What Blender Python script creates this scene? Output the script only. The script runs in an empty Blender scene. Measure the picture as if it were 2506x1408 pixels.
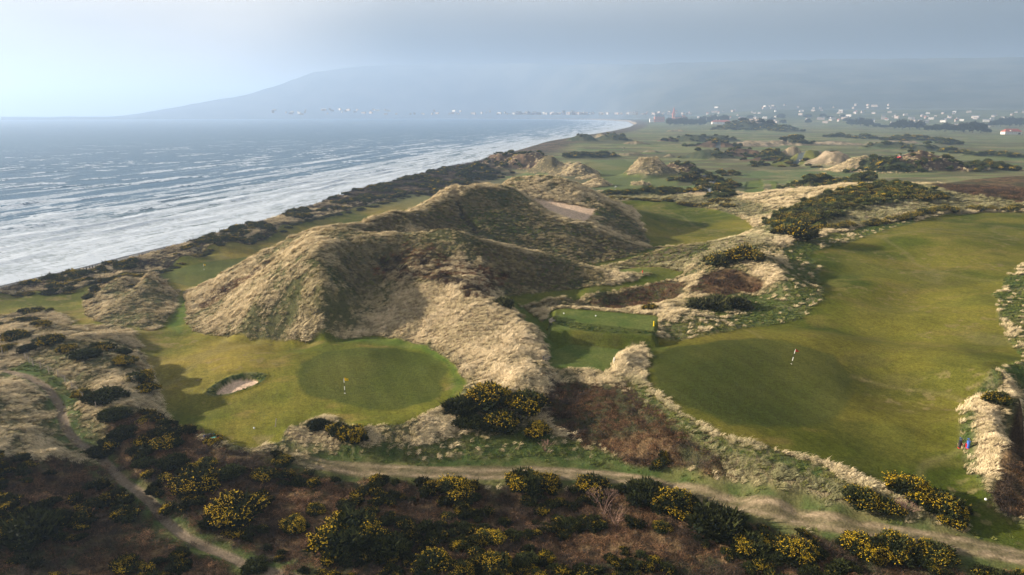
import bpy, bmesh, math, random
import numpy as np
from mathutils import Vector, Matrix, noise as mnoise

random.seed(7); rng = np.random.default_rng(7)
sc = bpy.context.scene
R = math.radians
# ------------------------------------------------------------------ camera
FPX, PITCH, CAMZ = 1671.0, R(14.37), 50.0
CP, SP = math.cos(PITCH), math.sin(PITCH)
cam_d = bpy.data.cameras.new("camera"); cam = bpy.data.objects.new("camera", cam_d)
sc.collection.objects.link(cam); sc.camera = cam
cam.location = (0, 0, CAMZ); cam.rotation_euler = (R(90) - PITCH, 0, 0)
cam_d.sensor_width = 36; cam_d.lens = 36 * FPX / 2506; cam_d.clip_start = 0.5; cam_d.clip_end = 60000
# ------------------------------------------------------------------ sky, sun, exposure
SUN_EL, SUN_AZ = R(17), R(-83)         # azimuth measured from +Y towards +X
sun_dir = Vector((math.sin(SUN_AZ) * math.cos(SUN_EL), math.cos(SUN_AZ) * math.cos(SUN_EL), math.sin(SUN_EL)))
w = bpy.data.worlds.new("World"); sc.world = w; w.use_nodes = True
nt = w.node_tree; nt.nodes.clear()
def N(t, typ, **kw):
    n = t.nodes.new(typ)
    for k, v in kw.items():
        if k.startswith('i_'): n.inputs[int(k[2:])].default_value = v
        else: setattr(n, k, v)
    return n
L = lambda t, a, b: t.links.new(a, b)
sky = N(nt, 'ShaderNodeTexSky', sky_type='NISHITA', sun_disc=False, sun_elevation=SUN_EL, sun_rotation=SUN_AZ, altitude=50, air_density=1.2, dust_density=2.5)
geo = N(nt, 'ShaderNodeTexCoord')
sep = N(nt, 'ShaderNodeSeparateXYZ'); L(nt, geo.outputs['Generated'], sep.inputs[0])
# stratus deck: brighter towards the sun (-x) and upwards, darker blue-grey low on the right
mx = N(nt, 'ShaderNodeMapRange'); mx.inputs[1].default_value = -0.85; mx.inputs[2].default_value = 0.75
mx2 = N(nt, 'ShaderNodeMapRange', interpolation_type='SMOOTHSTEP'); mx2.inputs[1].default_value = -0.42; mx2.inputs[2].default_value = -0.12; L(nt, sep.outputs[0], mx2.inputs[0])
L(nt, sep.outputs[0], mx.inputs[0])
mz = N(nt, 'ShaderNodeMapRange', interpolation_type='SMOOTHSTEP'); mz.inputs[1].default_value = 0.07; mz.inputs[2].default_value = 0.25
L(nt, sep.outputs[2], mz.inputs[0])
low = N(nt, 'ShaderNodeValToRGB'); low.color_ramp.elements[0].color = (5.4, 4.7, 4.0, 1); low.color_ramp.elements[1].color = (.12, .25, .42, 1)
hi = N(nt, 'ShaderNodeValToRGB'); hi.color_ramp.elements[0].color = (12.2, 10.8, 9.1, 1); hi.color_ramp.elements[1].color = (7.0, 7.5, 7.9, 1)
L(nt, mx2.outputs[0], low.inputs[0]); L(nt, mx.outputs[0], hi.inputs[0])
mixc = N(nt, 'ShaderNodeMix', data_type='RGBA'); L(nt, mz.outputs[0], mixc.inputs[0]); L(nt, low.outputs[0], mixc.inputs[6]); L(nt, hi.outputs[0], mixc.inputs[7])
mp = N(nt, 'ShaderNodeMapping'); mp.inputs['Scale'].default_value = (1.5, 1.5, 5); L(nt, geo.outputs['Generated'], mp.inputs[0])
cn = N(nt, 'ShaderNodeTexNoise'); cn.inputs['Scale'].default_value = 1.5; cn.inputs['Detail'].default_value = 6; cn.inputs['Roughness'].default_value = .5; L(nt, mp.outputs[0], cn.inputs[0])
cr = N(nt, 'ShaderNodeMapRange'); cr.inputs[1].default_value = .3; cr.inputs[2].default_value = .7; cr.inputs[3].default_value = .76; cr.inputs[4].default_value = 1.24
L(nt, cn.outputs[0], cr.inputs[0])
mul = N(nt, 'ShaderNodeVectorMath', operation='SCALE'); L(nt, mixc.outputs[2], mul.inputs[0]); L(nt, cr.outputs[0], mul.inputs['Scale'])
zen = N(nt, 'ShaderNodeMapRange', interpolation_type='SMOOTHSTEP'); zen.inputs[1].default_value = .30; zen.inputs[2].default_value = .62; zen.inputs[3].default_value = 1; zen.inputs[4].default_value = .34; L(nt, sep.outputs[2], zen.inputs[0])  # unseen sky overhead, dimmed to cut the fill light
zs_ = N(nt, 'ShaderNodeVectorMath', operation='SCALE'); L(nt, mul.outputs[0], zs_.inputs[0]); L(nt, zen.outputs[0], zs_.inputs['Scale'])
fin = N(nt, 'ShaderNodeMix', data_type='RGBA'); fin.inputs[0].default_value = .94
L(nt, sky.outputs[0], fin.inputs[6]); L(nt, zs_.outputs[0], fin.inputs[7])
bg = N(nt, 'ShaderNodeBackground'); bg.inputs[1].default_value = 0.047; L(nt, fin.outputs[2], bg.inputs[0])
wo = N(nt, 'ShaderNodeOutputWorld'); L(nt, bg.outputs[0], wo.inputs[0])
sl = bpy.data.lights.new("sun", 'SUN'); sl.energy = 5.0; sl.angle = R(0.8); sl.color = (1.0, 0.87, 0.70)
so = bpy.data.objects.new("sun", sl); sc.collection.objects.link(so)
so.rotation_euler = sun_dir.to_track_quat('Z', 'Y').to_euler()
sc.view_settings.view_transform = 'Standard'; sc.view_settings.look = 'None'; sc.view_settings.gamma = 1; sc.view_settings.exposure = 1.42
sc.cycles.use_denoising = True; sc.cycles.max_bounces = 5; sc.cycles.diffuse_bounces = 2; sc.cycles.glossy_bounces = 2; sc.cycles.volume_bounces = 1; sc.cycles.transparent_max_bounces = 8
sc.cycles.use_adaptive_sampling = True; sc.cycles.adaptive_threshold = 0.02

# ------------------------------------------------------------------ survey helpers
def P(u, v, z=0.0):
    "world point at height z seen at photo pixel (u,v)"
    a = (u - 1253) / FPX; b = (v - 704) / FPX
    d = (CAMZ - z) / (SP + b * CP)
    return np.array([a * d, d * (CP - b * SP), z])
def D(u, v, d):
    "world point at depth d"
    a = (u - 1253) / FPX; b = (v - 704) / FPX
    return np.array([a * d, d * (CP - b * SP), CAMZ - d * (SP + b * CP)])
def proj(x, y, z):
    dz = z - CAMZ
    d = y * CP - dz * SP; up = y * SP + dz * CP
    d = np.maximum(d, 1e-3)
    return 1253 + FPX * x / d, 704 - FPX * up / d, d
def smooth(a, b, x):
    t = np.clip((x - a) / (b - a), 0, 1); return t * t * (3 - 2 * t)
def _h(ix, iy, seed):
    n = (ix.astype(np.int64) * 374761393 + iy.astype(np.int64) * 668265263 + seed * 974634777) & 0x7fffffff
    n = ((n ^ (n >> 13)) * 1274126177) & 0x7fffffff
    return ((n ^ (n >> 16)) & 0xffff) / 65535.0
def vnoise(x, y, seed=0):
    fx = np.floor(x); fy = np.floor(y); ix = fx.astype(np.int64); iy = fy.astype(np.int64)
    tx = x - fx; ty = y - fy; tx = tx * tx * (3 - 2 * tx); ty = ty * ty * (3 - 2 * ty)
    a = _h(ix, iy, seed); b = _h(ix + 1, iy, seed); c = _h(ix, iy + 1, seed); d = _h(ix + 1, iy + 1, seed)
    return (a + (b - a) * tx) * (1 - ty) + (c + (d - c) * tx) * ty
def fbm(x, y, oct=4, seed=0, gain=.5):
    s = 0; a = 1; t = 0
    for k in range(oct):
        s = s + a * vnoise(x * 2 ** k + 17.3 * k, y * 2 ** k - 9.1 * k, seed + k); t += a; a *= gain
    return s / t

# ------------------------------------------------------------------ terrain control points
pts = []
def cz(*a):            # points u,v,z
    for u, v, z in a: pts.append(P(u, v, z))
def line(fn, *a, step=4.0):
    q = [fn(*t) for t in a]
    for i in range(len(q) - 1):
        n = max(1, int(np.linalg.norm(q[i + 1] - q[i]) / step))
        for k in range(n): pts.append(q[i] + (q[i + 1] - q[i]) * k / n)
    pts.append(q[-1])
cz((1020,852,11.2),(1060,884,11.3),(1088,905,11.3),(960,848,11.2),(1105,935,11.3),(1080,975,11.1),(880,835,11.1),(800,842,10.9),(540,840,10.0),(500,830,9.5),(600,845,10.3))
cz((930,930,11.1),(760,900,11.3),(725,950,11.1),(900,862,11.6),(1050,900,11.4),(1100,945,11.2),(1000,1000,11),(850,1005,10.9),(750,985,10.8),
   (680,930,10.9),(640,970,10.3),(660,1000,10.1),(400,900,10.1),(350,850,10),(450,960,9.8),(440,1005,9.2),(420,1040,9.7),(520,1035,9.9),(600,1050,10),(560,880,10.9),(560,910,10.9),(500,960,10),
   (480,860,10.2),(620,852,10.5),(360,812,9.5),(430,828,9.1),(700,1040,10.4),(720,870,11),(640,890,11.2),(850,1030,10.7),(960,1020,10.9))
# lower coastal fairway
cz((430,765,7.8),(445,712,6.8),(400,690,6.2),(500,666,5.6),(600,622,5.5),(650,602,5.5),(500,625,5.7),(430,655,5.8),(350,668,6),(260,688,6.3),(150,716,6.5),(50,728,7),(0,750,7.5),(-150,740,7.5),
   (130,762,7.6),(200,800,8.2),(280,818,9),(700,582,5.6),(800,552,5.8),(900,530,6),(1000,508,6.2),(560,600,5.6),(-200,800,8),(-300,850,9))
line(P,(-400,800,8.5),(-150,740,8.6),(0,716,8.6),(80,712,8.2),(200,694,8.2),(300,668,8),(450,627,8),(560,586,8),(700,553,7.6),(850,517,7.6),(1000,479,8),(1080,458,9),(1150,425,11),(1190,412,12),step=12)
line(P,(1210,408,12),(1300,388,10),(1380,360,12),(1420,350,14),(1450,340,15),(1500,330,12),(1545,312,9),step=60)
# dune A : toe
line(P,(470,715,8),(455,755,8.2),(452,795,8.6),(480,808,9),(560,822,9.6),(620,832,10),(760,832,10.6),(900,822,11),(1000,836,11.2),(1060,860,11.4),(1110,895,11.5),(1142,940,11.4),(1120,975,11.3),step=4)
# dune A : crest
line(D,(476,712,160),(520,690,160),(560,664,159),(640,620,157),(700,588,156),(760,566,154),(800,560,152),(850,567,150),(900,574,150),(960,572,150),(1010,572,149),(1060,566,149),(1110,565,150),(1150,575,150),(1190,592,151),(1250,606,152),(1330,622,154),(1400,640,157),(1450,655,160),(1495,668,163),step=4)
line(D,(487,765,149),(540,730,148),(600,690,148.5),(660,642,150),(715,598,152),(745,578,153),step=4)      # inner ridge
line(D,(495,738,155),(560,690,154.5),(620,655,154.5),(680,616,155),step=4)                              # trough
# back of dune A down to the low fairway
line(P,(600,600,5.6),(700,575,5.7),step=8)
pts += [np.array([-62,176,6.5]),np.array([-54,184,6.3]),np.array([-45,176,9]),np.array([-38,168,14])]
# dune A : face
cz((560,780,11.6),(620,760,14.4),(700,760,14.8),(700,700,18.5),(780,640,22.8),(800,600,24.4),(790,700,19.6),(790,760,15.6),(800,800,12.6),(880,700,16.8),(880,640,20.6),(900,780,12.8),(945,650,19.4),(960,720,15.9),(960,790,12.9),(640,700,17.5),(900,600,23.2),(1000,610,22))
# spur
line(D,(1020,690,133),(1060,686,131.5),(1110,698,129),(1170,722,125),(1225,748,120.5),(1265,772,117),(1300,800,113.5),(1330,828,110),(1345,855,105.5),(1335,882,101.5),(1300,905,98.5),(1260,925,95.5),step=3)
pts += [D(*t) for t in [(1080,760,124),(1150,800,116),(1000,760,128),(1080,820,117),(1000,800,122),(1200,850,109),(1250,870,104.5),(1180,900,104),(1240,800,114.5),(1130,850,112),(1080,720,128)]]
# hollow behind spur
pts += [D(*t) for t in [(1100,650,139),(1150,660,138),(1180,690,133),(1050,640,139),(1000,650,138.5),(1130,610,144),(1060,600,145),(1200,650,142)]]
# right flank toe and path
line(P,(1215,722,15.5),(1240,732,14.2),(1330,722,14.2),(1420,712,14.3),(1500,700,14.6),(1560,690,14.8),(1620,676,15),(1665,664,15.2),step=4)
line(P,(1225,745,14.3),(1255,742,14),(1340,733,14.1),(1430,722,14.2),(1520,708,14.5),(1600,694,14.8),(1650,682,15),step=4)
line(P,(1500,662,15.2),(1550,658,15.3),(1600,658,15.3),(1650,662,15.2),step=4)
cz((1520,680,15.4),(1560,676,15.6),(1480,690,15.2))
# back bank / hollow before the upper tee
line(P,(1280,758,12.8),(1340,750,12.6),(1420,746,12.4),(1500,742,12.4),(1580,738,12.6),(1640,734,13.4),step=4)
# upper tee
line(P,(1352,762,14.1),(1430,766,14.1),(1520,772,14.1),(1612,780,14.1),step=3)
line(P,(1338,812,14.0),(1430,820,14.0),(1520,824,14.0),(1606,822,14.0),step=3)
cz((1450,790,14.05),(1540,800,14.05),(1380,785,14.1))
line(P,(1345,832,13.0),(1430,838,12.8),(1520,846,12.6),(1606,846,12.8),step=3)
# lower tee
line(P,(1375,842,12.6),(1440,847,12.5),(1522,857,12.4),step=3)
line(P,(1330,900,12.4),(1400,908,12.3),(1485,916,12.3),step=3)
cz((1430,880,12.4),(1380,870,12.4),(1490,880,12.4))
line(P,(1345,855,13.2),(1352,835,12.9),(1310,800,13),(1275,765,13.1),step=4)
# tuft bank right of the lower tee
line(D,(1545,858,107.5),(1530,880,103.8),(1510,905,100.3),step=2)
# sand dune F
line(P,(1705,640,17),(1745,592,18.6),(1800,580,19.4),(1880,578,20),(1940,582,19.8),step=6)
line(P,(1700,655,16.8),(1760,625,18.4),(1830,612,19.5),(1890,640,19.5),(1912,668,18.8),(1915,695,17.4),step=5)
cz((1700,700,15.6),(1780,710,15.5),(1850,715,15.2),(1760,670,17.2),(1680,680,15.4),(1640,745,14.6),(1680,760,14.4),(1850,760,14.2),(1950,765,14.6),(1640,700,15),(1960,700,15.2),(1980,650,16.4))
line(P,(1615,780,14.4),(1640,775,15.0),(1690,770,15.0),step=3)
cz((1620,812,13.8),(1650,830,13.3),(1800,800,13.8),(1900,790,14),(1560,848,13.2),(1500,850,12.8),(1640,850,13.3))
# heath ridge G and strip
line(P,(1500,652,13.6),(1540,635,13.6),(1580,622,13.8),step=6)
line(D,(1540,650,170),(1590,632,172),(1640,608,176),(1700,602,178),(1745,596,176),step=5)
# green 2 and right fairway
cz((1850,930,13.5),(1600,905,13.3),(1650,980,13.2),(1750,1040,13.2),(1900,1062,13.3),(2060,1000,13.3),(2085,920,13.6),(1980,862,13.9),(1850,832,14),(1700,860,13.6),(1620,880,13.3),(1570,900,12.8),(1560,930,12.7),
   (2100,850,14),(2300,850,14.5),(2450,850,15),(2200,720,15.6),(2400,700,16.3),(2000,760,15),(2250,620,17.5),(2450,600,18.2),(2350,528,19.3),(2490,528,19.6),(2150,585,18.2),(2060,600,18),(2150,650,17),
   (2300,950,14.2),(2200,1050,13.2),(2300,1100,13.2),(2250,1150,12.7),(2350,1200,12.3),(2450,1260,12.0),(2120,980,12.9),(2140,1060,12.7),(2180,900,13.9),(2050,1100,12.9),(2150,1160,12.4))
# bank top
line(P,(1350,930,12.2),(1450,940,12.1),(1540,950,12.4),(1600,985,12.9),(1680,1040,13.0),(1760,1085,13.1),(1850,1120,12.9),(2000,1165,12.6),(2120,1215,12.3),(2250,1250,12.2),step=5)
# track
TR = [(560,1092,9.6),(640,1108,9.4),(700,1118,9.2),(800,1137,8.8),(950,1150,8.5),(1100,1156,8.4),(1250,1158,8.4),(1400,1160,8.5),(1520,1170,8.7),(1650,1200,9.1),(1800,1237,9.6),(1950,1270,10.2),(2100,1295,10.8),(2250,1315,11.2),(2400,1343,11.5),(2530,1370,11.7),(2700,1400,12)]
line(P,*[(u,v-16,z) for u,v,z in TR],step=4); line(P,*[(u,v+18,z) for u,v,z in TR],step=4)
# bank between green 1 and track
line(P,(690,1075,9.9),(720,1050,10.6),(860,1055,10.9),(960,1042,11.2),(1060,1005,11.5),(1150,960,12),(1230,945,12.5),(1300,925,12.6),step=4)
line(D,(745,1040,90),(800,1030,90),(840,1045,89),step=3)
line(P,(700,1098,9.2),(850,1122,8.8),(1000,1134,8.6),(1200,1138,8.5),(1400,1140,8.7),(1550,1158,9),step=6)
cz((1100,1060,10),(1250,1050,10.2),(1400,1040,10.5),(1550,1060,11),(1650,1120,11),(1750,1160,11),(1900,1215,11.2),(2050,1250,11.4))
# foreground scrub
cz((700,1200,8),(850,1200,7.6),(1000,1230,7.4),(1200,1230,7.2),(1400,1230,7.4),(1600,1260,8),(1800,1310,8.8),(2000,1350,9.6),(2200,1380,10.2),(2400,1400,10.8),(1200,1330,7.6),(1000,1350,7.8),(1400,1340,7.2),(800,1320,8.2),(1600,1380,8),
   (1200,1450,8.5),(800,1450,8.6),(1600,1480,8.5),(500,1200,8.8),(600,1280,8.4),(2000,1450,9.5),(2400,1500,10.5),(1200,1600,9),(600,1600,9),(1900,1600,9.5),(2600,1600,10.5),(0,1600,10.5),(-300,1400,11),(-300,1100,12.5),(2900,1300,12),(2900,1000,15),
   (240,1110,9),(400,1270,8.3),(620,1392,8),(300,1170,8.6),(520,1340,8.1),(450,1160,9.2),(600,1160,9.2),(350,1090,9.8))
# left scrub
cz((0,1000,12.2),(100,965,11.6),(0,1150,12),(120,1120,11.2),(150,1250,10),(0,1300,11),(0,1400,10.5),(250,1350,9.3),(50,1060,12.8),(0,900,12),(60,880,12.2),(180,955,11.6),(150,1010,10.6),(180,1060,10.2),(200,1090,9.8),(210,1000,11.5),(250,1050,11),
   (250,860,13),(330,930,12.8),(300,1000,12),(350,1050,11.2),(290,825,11.3),(130,840,13.2),(0,810,12.5),(0,778,9),(100,795,12),(180,808,10.8),(-200,900,13),(-200,1000,13),(410,1075,10.5),(230,920,12.6),(310,880,12.8))
line(P,(318,815,9.6),(345,870,10),(372,930,10),(392,985,9.9),(410,1030,9.8),(470,1062,9.7),(540,1086,9.6),step=3)
# mound D
line(P,(205,742,7.4),(210,772,7.8),(260,797,8.2),(330,797,8.5),(372,808,8.6),(402,790,8.4),(433,738,7.4),(425,712,6.9),(390,684,6.4),step=4)
line(D,(222,728,163),(260,700,163),(310,684,163),(360,676,164),(378,680,165),step=4)
cz((300,740,9.6),(350,735,9),(400,735,9),(380,770,9.4),(270,755,9.6),(330,712,8.6))
line(D,(300,722,158),(345,705,157.5),step=4)
# dune B
line(D,(825,556,155),(860,550,160),(900,540,166),(960,528,175),(1010,513,183),(1045,495,190),(1080,472,198),(1110,460,203),(1160,455,208),(1200,451,212),(1240,458,212),(1275,480,207),(1320,512,202),(1360,532,198),(1400,545,196),(1435,548,198),(1470,560,198),(1520,580,198),(1565,598,198),(1590,606,199),step=5)
line(P,(1440,640,13.8),(1500,640,13.4),(1560,625,12.8),(1610,607,12.2),(1640,580,12.1),step=5)
pts += [D(1100,540,182),D(1200,540,187),D(1300,575,183),D(1200,592,172),D(1400,610,177),D(1300,630,168),D(1000,548,165),D(1400,580,187),D(1480,610,183),D(1150,510,194),D(1240,500,200),D(1320,545,192)]
def W(u, d, z): b = ((CAMZ - z) / d - SP) / CP; return np.array([(u - 1253) / FPX * d, d * (CP - b * SP), z])
pts += [W(*t) for t in [(915,157.5,21.5),(960,159,19.8),(1010,161,18.8),(1060,163,18),(1110,164,17.5),(1170,164,17),(1240,165,15.8),(1320,167,15),(1400,169,14.3)]]
# blowout and dune C
line(D,(1250,438,238),(1330,430,240),(1380,440,240),(1420,455,238),(1470,485,234),(1520,515,228),(1560,545,221),(1590,575,213),step=5)
pts += [D(1310,500,221),D(1350,510,219),D(1400,520,216),D(1440,532,213),D(1370,530,210),D(1415,543,206),D(1290,470,227),D(1400,490,226),D(1465,508,222),D(1230,462,224),D(1260,480,222)]
pts += [P(1640,545,12),P(1560,505,12),P(1480,480,12),P(1400,440,11),P(1330,425,10.5),P(1250,430,9),P(1150,450,8),P(1080,480,7)]
pts += [np.array([-46,196,6.3]),np.array([-36,205,7.5]),np.array([-32,225,6.8]),np.array([-10,255,8])]
# fairway 2 and beyond
cz((1700,580,12.2),(1830,570,12.8),(1620,560,12),(1750,525,12),(1850,540,12.8),(1700,508,12.3),(1680,600,12.4),(1780,600,13),(1600,520,12))
line(P,(1500,490,13.4),(1600,494,13.6),(1700,502,13.4),(1800,515,14),(1860,530,15),step=8)
cz((1550,465,11.5),(1450,440,11.2),(1700,450,12),(1850,470,12.5),(1920,430,12.5),(1800,430,12.3),(2080,415,14),(2300,405,15),(2506,412,15.5),(1500,405,10.5),(1650,402,11),(1800,382,12),(2000,365,12),(2300,362,12),(2550,372,12),(1450,372,10.5),(1600,347,10),(1800,330,10),(2100,335,10),(2400,343,10),(1650,315,9),(2000,308,9),(2400,322,9),(2700,330,9),(2800,400,14))
# gorse ridge H
line(D,(1860,548,226),(1900,525,232),(1950,502,240),(2000,485,250),(2060,465,258),(2130,452,264),(2200,450,266),(2300,462,262),(2400,450,290),(2506,440,300),(2700,440,310),step=8)
cz((1930,572,18.2),(2050,556,18.8),(2150,545,19),(2300,522,19.6),(2450,516,20),(2560,515,20),(2000,540,19.5),(2100,510,21),(2250,490,21.5),(2400,490,21.6),(2500,480,22.5),(1900,560,17))
# lower right crest and hollow
line(P,(2380,960,14.6),(2405,1000,15.2),(2440,1040,15.8),(2455,1075,15.8),(2440,1120,15),(2430,1170,14),(2428,1220,12.8),step=2.5)
line(P,(2510,1085,8),(2500,1130,6),(2500,1180,5.6),(2480,1215,7.6),step=3)
line(P,(2445,1235,12),(2480,1262,11.8),(2540,1290,11.8),step=3)
cz((2380,1050,14.2),(2360,1000,14),(2460,930,16.2),(2506,900,16.4),(2420,880,15),(2506,980,16.6),(2480,760,16.5),(2440,700,16.6),(2506,680,17.4),(2600,1150,6.5),(2600,1050,11),(2380,1150,13),(2340,1090,13.2))
# far left side, outside the frame
pts += [np.array([-130,120,9]),np.array([-120,60,11]),np.array([-90,40,11]),np.array([120,40,12]),np.array([160,120,15]),np.array([300,300,18]),np.array([900,900,14]),np.array([60,20,10]),np.array([-60,20,10]),np.array([0,20,9])]
C = np.array(pts)
keep = [];
for i in range(len(C)):
    if all((abs(C[j,0]-C[i,0]) + abs(C[j,1]-C[i,1])) > 1.2 for j in keep): keep.append(i)
C = C[keep]
# 3-D biharmonic radial fit over the land
S = 100.0
def kern(A, B):
    d2 = (A[:,None,0]-B[None,:,0])**2 + (A[:,None,1]-B[None,:,1])**2
    return np.sqrt(d2 + 1e-4)
XY = C[:, :2] / S
n = len(C); K = -kern(XY, XY); K[np.arange(n), np.arange(n)] += 0.002
A = np.zeros((n + 3, n + 3)); A[:n, :n] = K; A[:n, n] = 1; A[:n, n+1:] = XY; A[n, :n] = 1; A[n+1:, :n] = XY.T
sol = np.linalg.solve(A, np.concatenate([C[:, 2], [0, 0, 0]]))
def rbf(x, y):
    q = np.stack([x.ravel(), y.ravel()], 1) / S; out = np.empty(len(q))
    for i in range(0, len(q), 20000):
        k = -kern(q[i:i+20000], XY); out[i:i+20000] = k @ sol[:n] + sol[n] + q[i:i+20000] @ sol[n+1:]
    return out.reshape(x.shape)
# ------------------------------------------------------------------ shoreline
shore = [P(*t)[:2] for t in [(-900,960,0),(-400,795,0),(0,700,0),(100,677,0),(200,655,0),(300,629,0),(400,605,0),(500,584,0),(600,560,0),(700,535,0),(800,508,0),(950,473,0),(1100,432,0),(1200,402,0),(1300,373,0),(1400,350,0),(1480,333,0),(1530,318,0),(1552,306,0),(1535,298,0),(1450,293.5,0),(1300,291.5,0),(1100,290.5,0),(800,289.5,0),(500,288.5,0),(330,288,0)]]
landpoly = np.array(shore + [np.array([-6500, 12000]), np.array([20000, 14000]), np.array([20000, -500]), np.array([-120, -500])])
def inpoly(x, y, poly):
    c = np.zeros(x.shape, bool); j = len(poly) - 1
    for i in range(len(poly)):
        xi, yi = poly[i]; xj, yj = poly[j]
        if yi != yj:
            c ^= ((yi > y) != (yj > y)) & (x < (xj - xi) * (y - yi) / (yj - yi) + xi)
        j = i
    return c
def segdist(x, y, poly, closed=False, param=False):
    best = np.full(x.shape, 1e18); par = np.zeros(x.shape); acc = 0
    m = len(poly)
    for i in range(m if closed else m - 1):
        a = poly[i]; b = poly[(i + 1) % m]; ab = b - a; l2 = ab @ ab; l = math.sqrt(l2)
        t = np.clip(((x - a[0]) * ab[0] + (y - a[1]) * ab[1]) / l2, 0, 1)
        d = (x - a[0] - t * ab[0]) ** 2 + (y - a[1] - t * ab[1]) ** 2
        m_ = d < best; best = np.where(m_, d, best)
        if param: par = np.where(m_, acc + t * l, par)
        acc += l
    return (np.sqrt(best), par) if param else np.sqrt(best)
# ------------------------------------------------------------------ placed mounds (far linksland) : u, v_base, half-width px, height px, ground z, kind
MOUNDS = [(1600,432,62,34,12,'m'),(1680,425,60,22,12,'b'),(1400,420,40,16,11,'m'),(1300,418,70,30,10.5,'b'),(1345,428,50,34,10.5,'m'),(1425,434,45,22,10.8,'m'),(1235,412,50,22,10,'b'),(1175,428,34,16,9,'g'),(1140,440,26,12,9,'g'),(1460,458,40,12,11,'m'),(1390,432,50,12,10.5,'m'),(1250,405,30,8,10,'b'),(1430,355,35,14,10,'d'),(1500,352,40,14,10,'d'),(1480,345,30,8,10,'m'),(1560,360,30,6,10,'m'),
 (1640,352,25,7,10,'b'),(1700,350,50,14,10,'d'),(1760,348,50,12,10,'d'),(1850,322,80,20,9,'g'),(1930,324,40,10,9,'g'),(1800,318,40,8,9,'g'),(1660,325,30,4,9,'m'),(1760,365,60,12,11,'b'),(1850,362,60,12,11,'p'),(1930,358,80,10,11,'p'),(1960,357,35,9,11,'g'),
 (1740,392,60,14,11,'d'),(1830,388,60,14,11,'b'),(1900,392,40,12,11,'g'),(1880,400,60,8,11,'b'),(1950,392,25,22,11,'p'),(2000,402,60,22,12,'p'),(2060,412,70,28,13,'p'),(2140,425,80,26,14,'m'),(2230,430,90,26,15,'g'),(2330,430,90,22,15,'b'),(2430,425,90,14,15,'g'),
 (2200,368,60,14,11,'d'),(2280,375,60,14,11,'d'),(2240,348,70,9,10,'g'),(2120,341,40,5,10,'g'),(2060,337,30,5,10,'g'),(2330,358,30,8,10,'g'),(2420,388,60,6,12,'g'),(2480,392,50,6,12,'g'),(2340,378,40,6,12,'g'),(2200,355,60,6,10,'p'),(2050,358,80,6,10,'p'),
 (1640,386,14,5,11,'m'),(1600,378,22,3,10,'m'),(1540,384,40,4,10,'m'),(1480,386,40,5,10.5,'g'),(1420,388,40,7,10.5,'g'),(1250,398,22,6,11,'g'),(1870,480,10,4,12.5,'p'),(1940,480,16,5,12.5,'p'),(1700,478,30,5,12.5,'p'),(1760,476,50,9,12.5,'g'),(1690,446,46,16,12.3,'g'),(1735,443,28,11,12.3,'g'),(1760,462,50,16,12.3,'g'),(1790,430,26,7,12.3,'g'),(1765,497,36,10,12.5,'g'),(1600,484,110,9,12,'g'),(1860,408,26,7,12,'g'),(1930,405,26,10,12,'g'),(1990,408,20,7,12,'g'),(2000,478,60,14,12.5,'g'),(2120,470,40,8,13,'g'),
 (1570,455,22,4,11.5,'m'),(1450,452,30,5,11.3,'m'),(1440,440,30,6,11.3,'m'),(1330,412,24,8,10.5,'p')]
MW = []
for u, v, hw, hp, z, kd in MOUNDS:
    c = P(u, v, z); dd = proj(*c)[2]; rad = hw * dd / FPX; hh = 1.25 * hp * dd / FPX
    ry = min(rad * .8, max(rad * .45, hh * 3.2)); MW.append((c[0], c[1] + ry * .8, rad, ry, hh, kd, u))
SWELL = [(2105,735,9,7,.9),(2010,855,9,6,1.0),(2230,760,10,8,-.9),(2160,835,10,7,-.8),(2300,640,12,14,.7),(2230,680,9,9,-.5),(2060,960,5,9,.5),(2200,960,9,8,-.5),(640,905,7,5,.45),(700,960,4,5,.3),(450,900,9,6,.25),(2400,780,9,9,.6),(2330,900,12,8,.5),(1780,880,9,6,.25),(1920,990,9,6,-.3),(600,640,16,6,.9),(640,655,14,6,-.5),(1700,545,16,14,.8),(2260,560,14,12,.6),(1990,690,6,5,.8)]
SW = [(P(u, v, 13 if u > 1000 else 9)[:2], a, b, h) for u, v, a, b, h in SWELL]
SW = [(c_, a, b, h * (1.7 if c_[0] > 20 and c_[1] < 200 else 1.0)) for c_, a, b, h in SW]
# ------------------------------------------------------------------ polar sheet
AZ0, AZ1, NC = R(-52), R(52), 1560
rs = [26.0]
while rs[-1] < 12000:
    r = rs[-1]; rs.append(r + (0.26 if r < 104 else r * .0025 if r < 330 else r * .0036 if r < 1500 else r * .007))
rs = np.array(rs); NR = len(rs); az = np.linspace(AZ0, AZ1, NC)
AZG, RG = np.meshgrid(az, rs); X = RG * np.sin(AZG); Y = RG * np.cos(AZG)
def coarse(fn, k=4):
    ri = np.unique(np.append(np.arange(0, NR, k), NR - 1)); ci = np.unique(np.append(np.arange(0, NC, k), NC - 1))
    g = fn(X[np.ix_(ri, ci)], Y[np.ix_(ri, ci)])
    def up(g, idx, n):      # Catmull-Rom along axis 0
        q = np.arange(n); s = np.clip(np.searchsorted(idx, q, 'right') - 1, 0, len(idx) - 2)
        t = ((q - idx[s]) / (idx[s + 1] - idx[s]))[:, None]
        p0 = g[np.maximum(s - 1, 0)]; p1 = g[s]; p2 = g[s + 1]; p3 = g[np.minimum(s + 2, len(idx) - 1)]
        return .5 * ((2 * p1) + (-p0 + p2) * t + (2 * p0 - 5 * p1 + 4 * p2 - p3) * t * t + (-p0 + 3 * p1 - 3 * p2 + p3) * t ** 3)
    return up(up(g, ri, NR).T, ci, NC).T
Zb = coarse(rbf)
far = smooth(650, 1300, RG); Zb = Zb * (1 - far) + far * np.clip(Zb, 8, 13)
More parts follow.
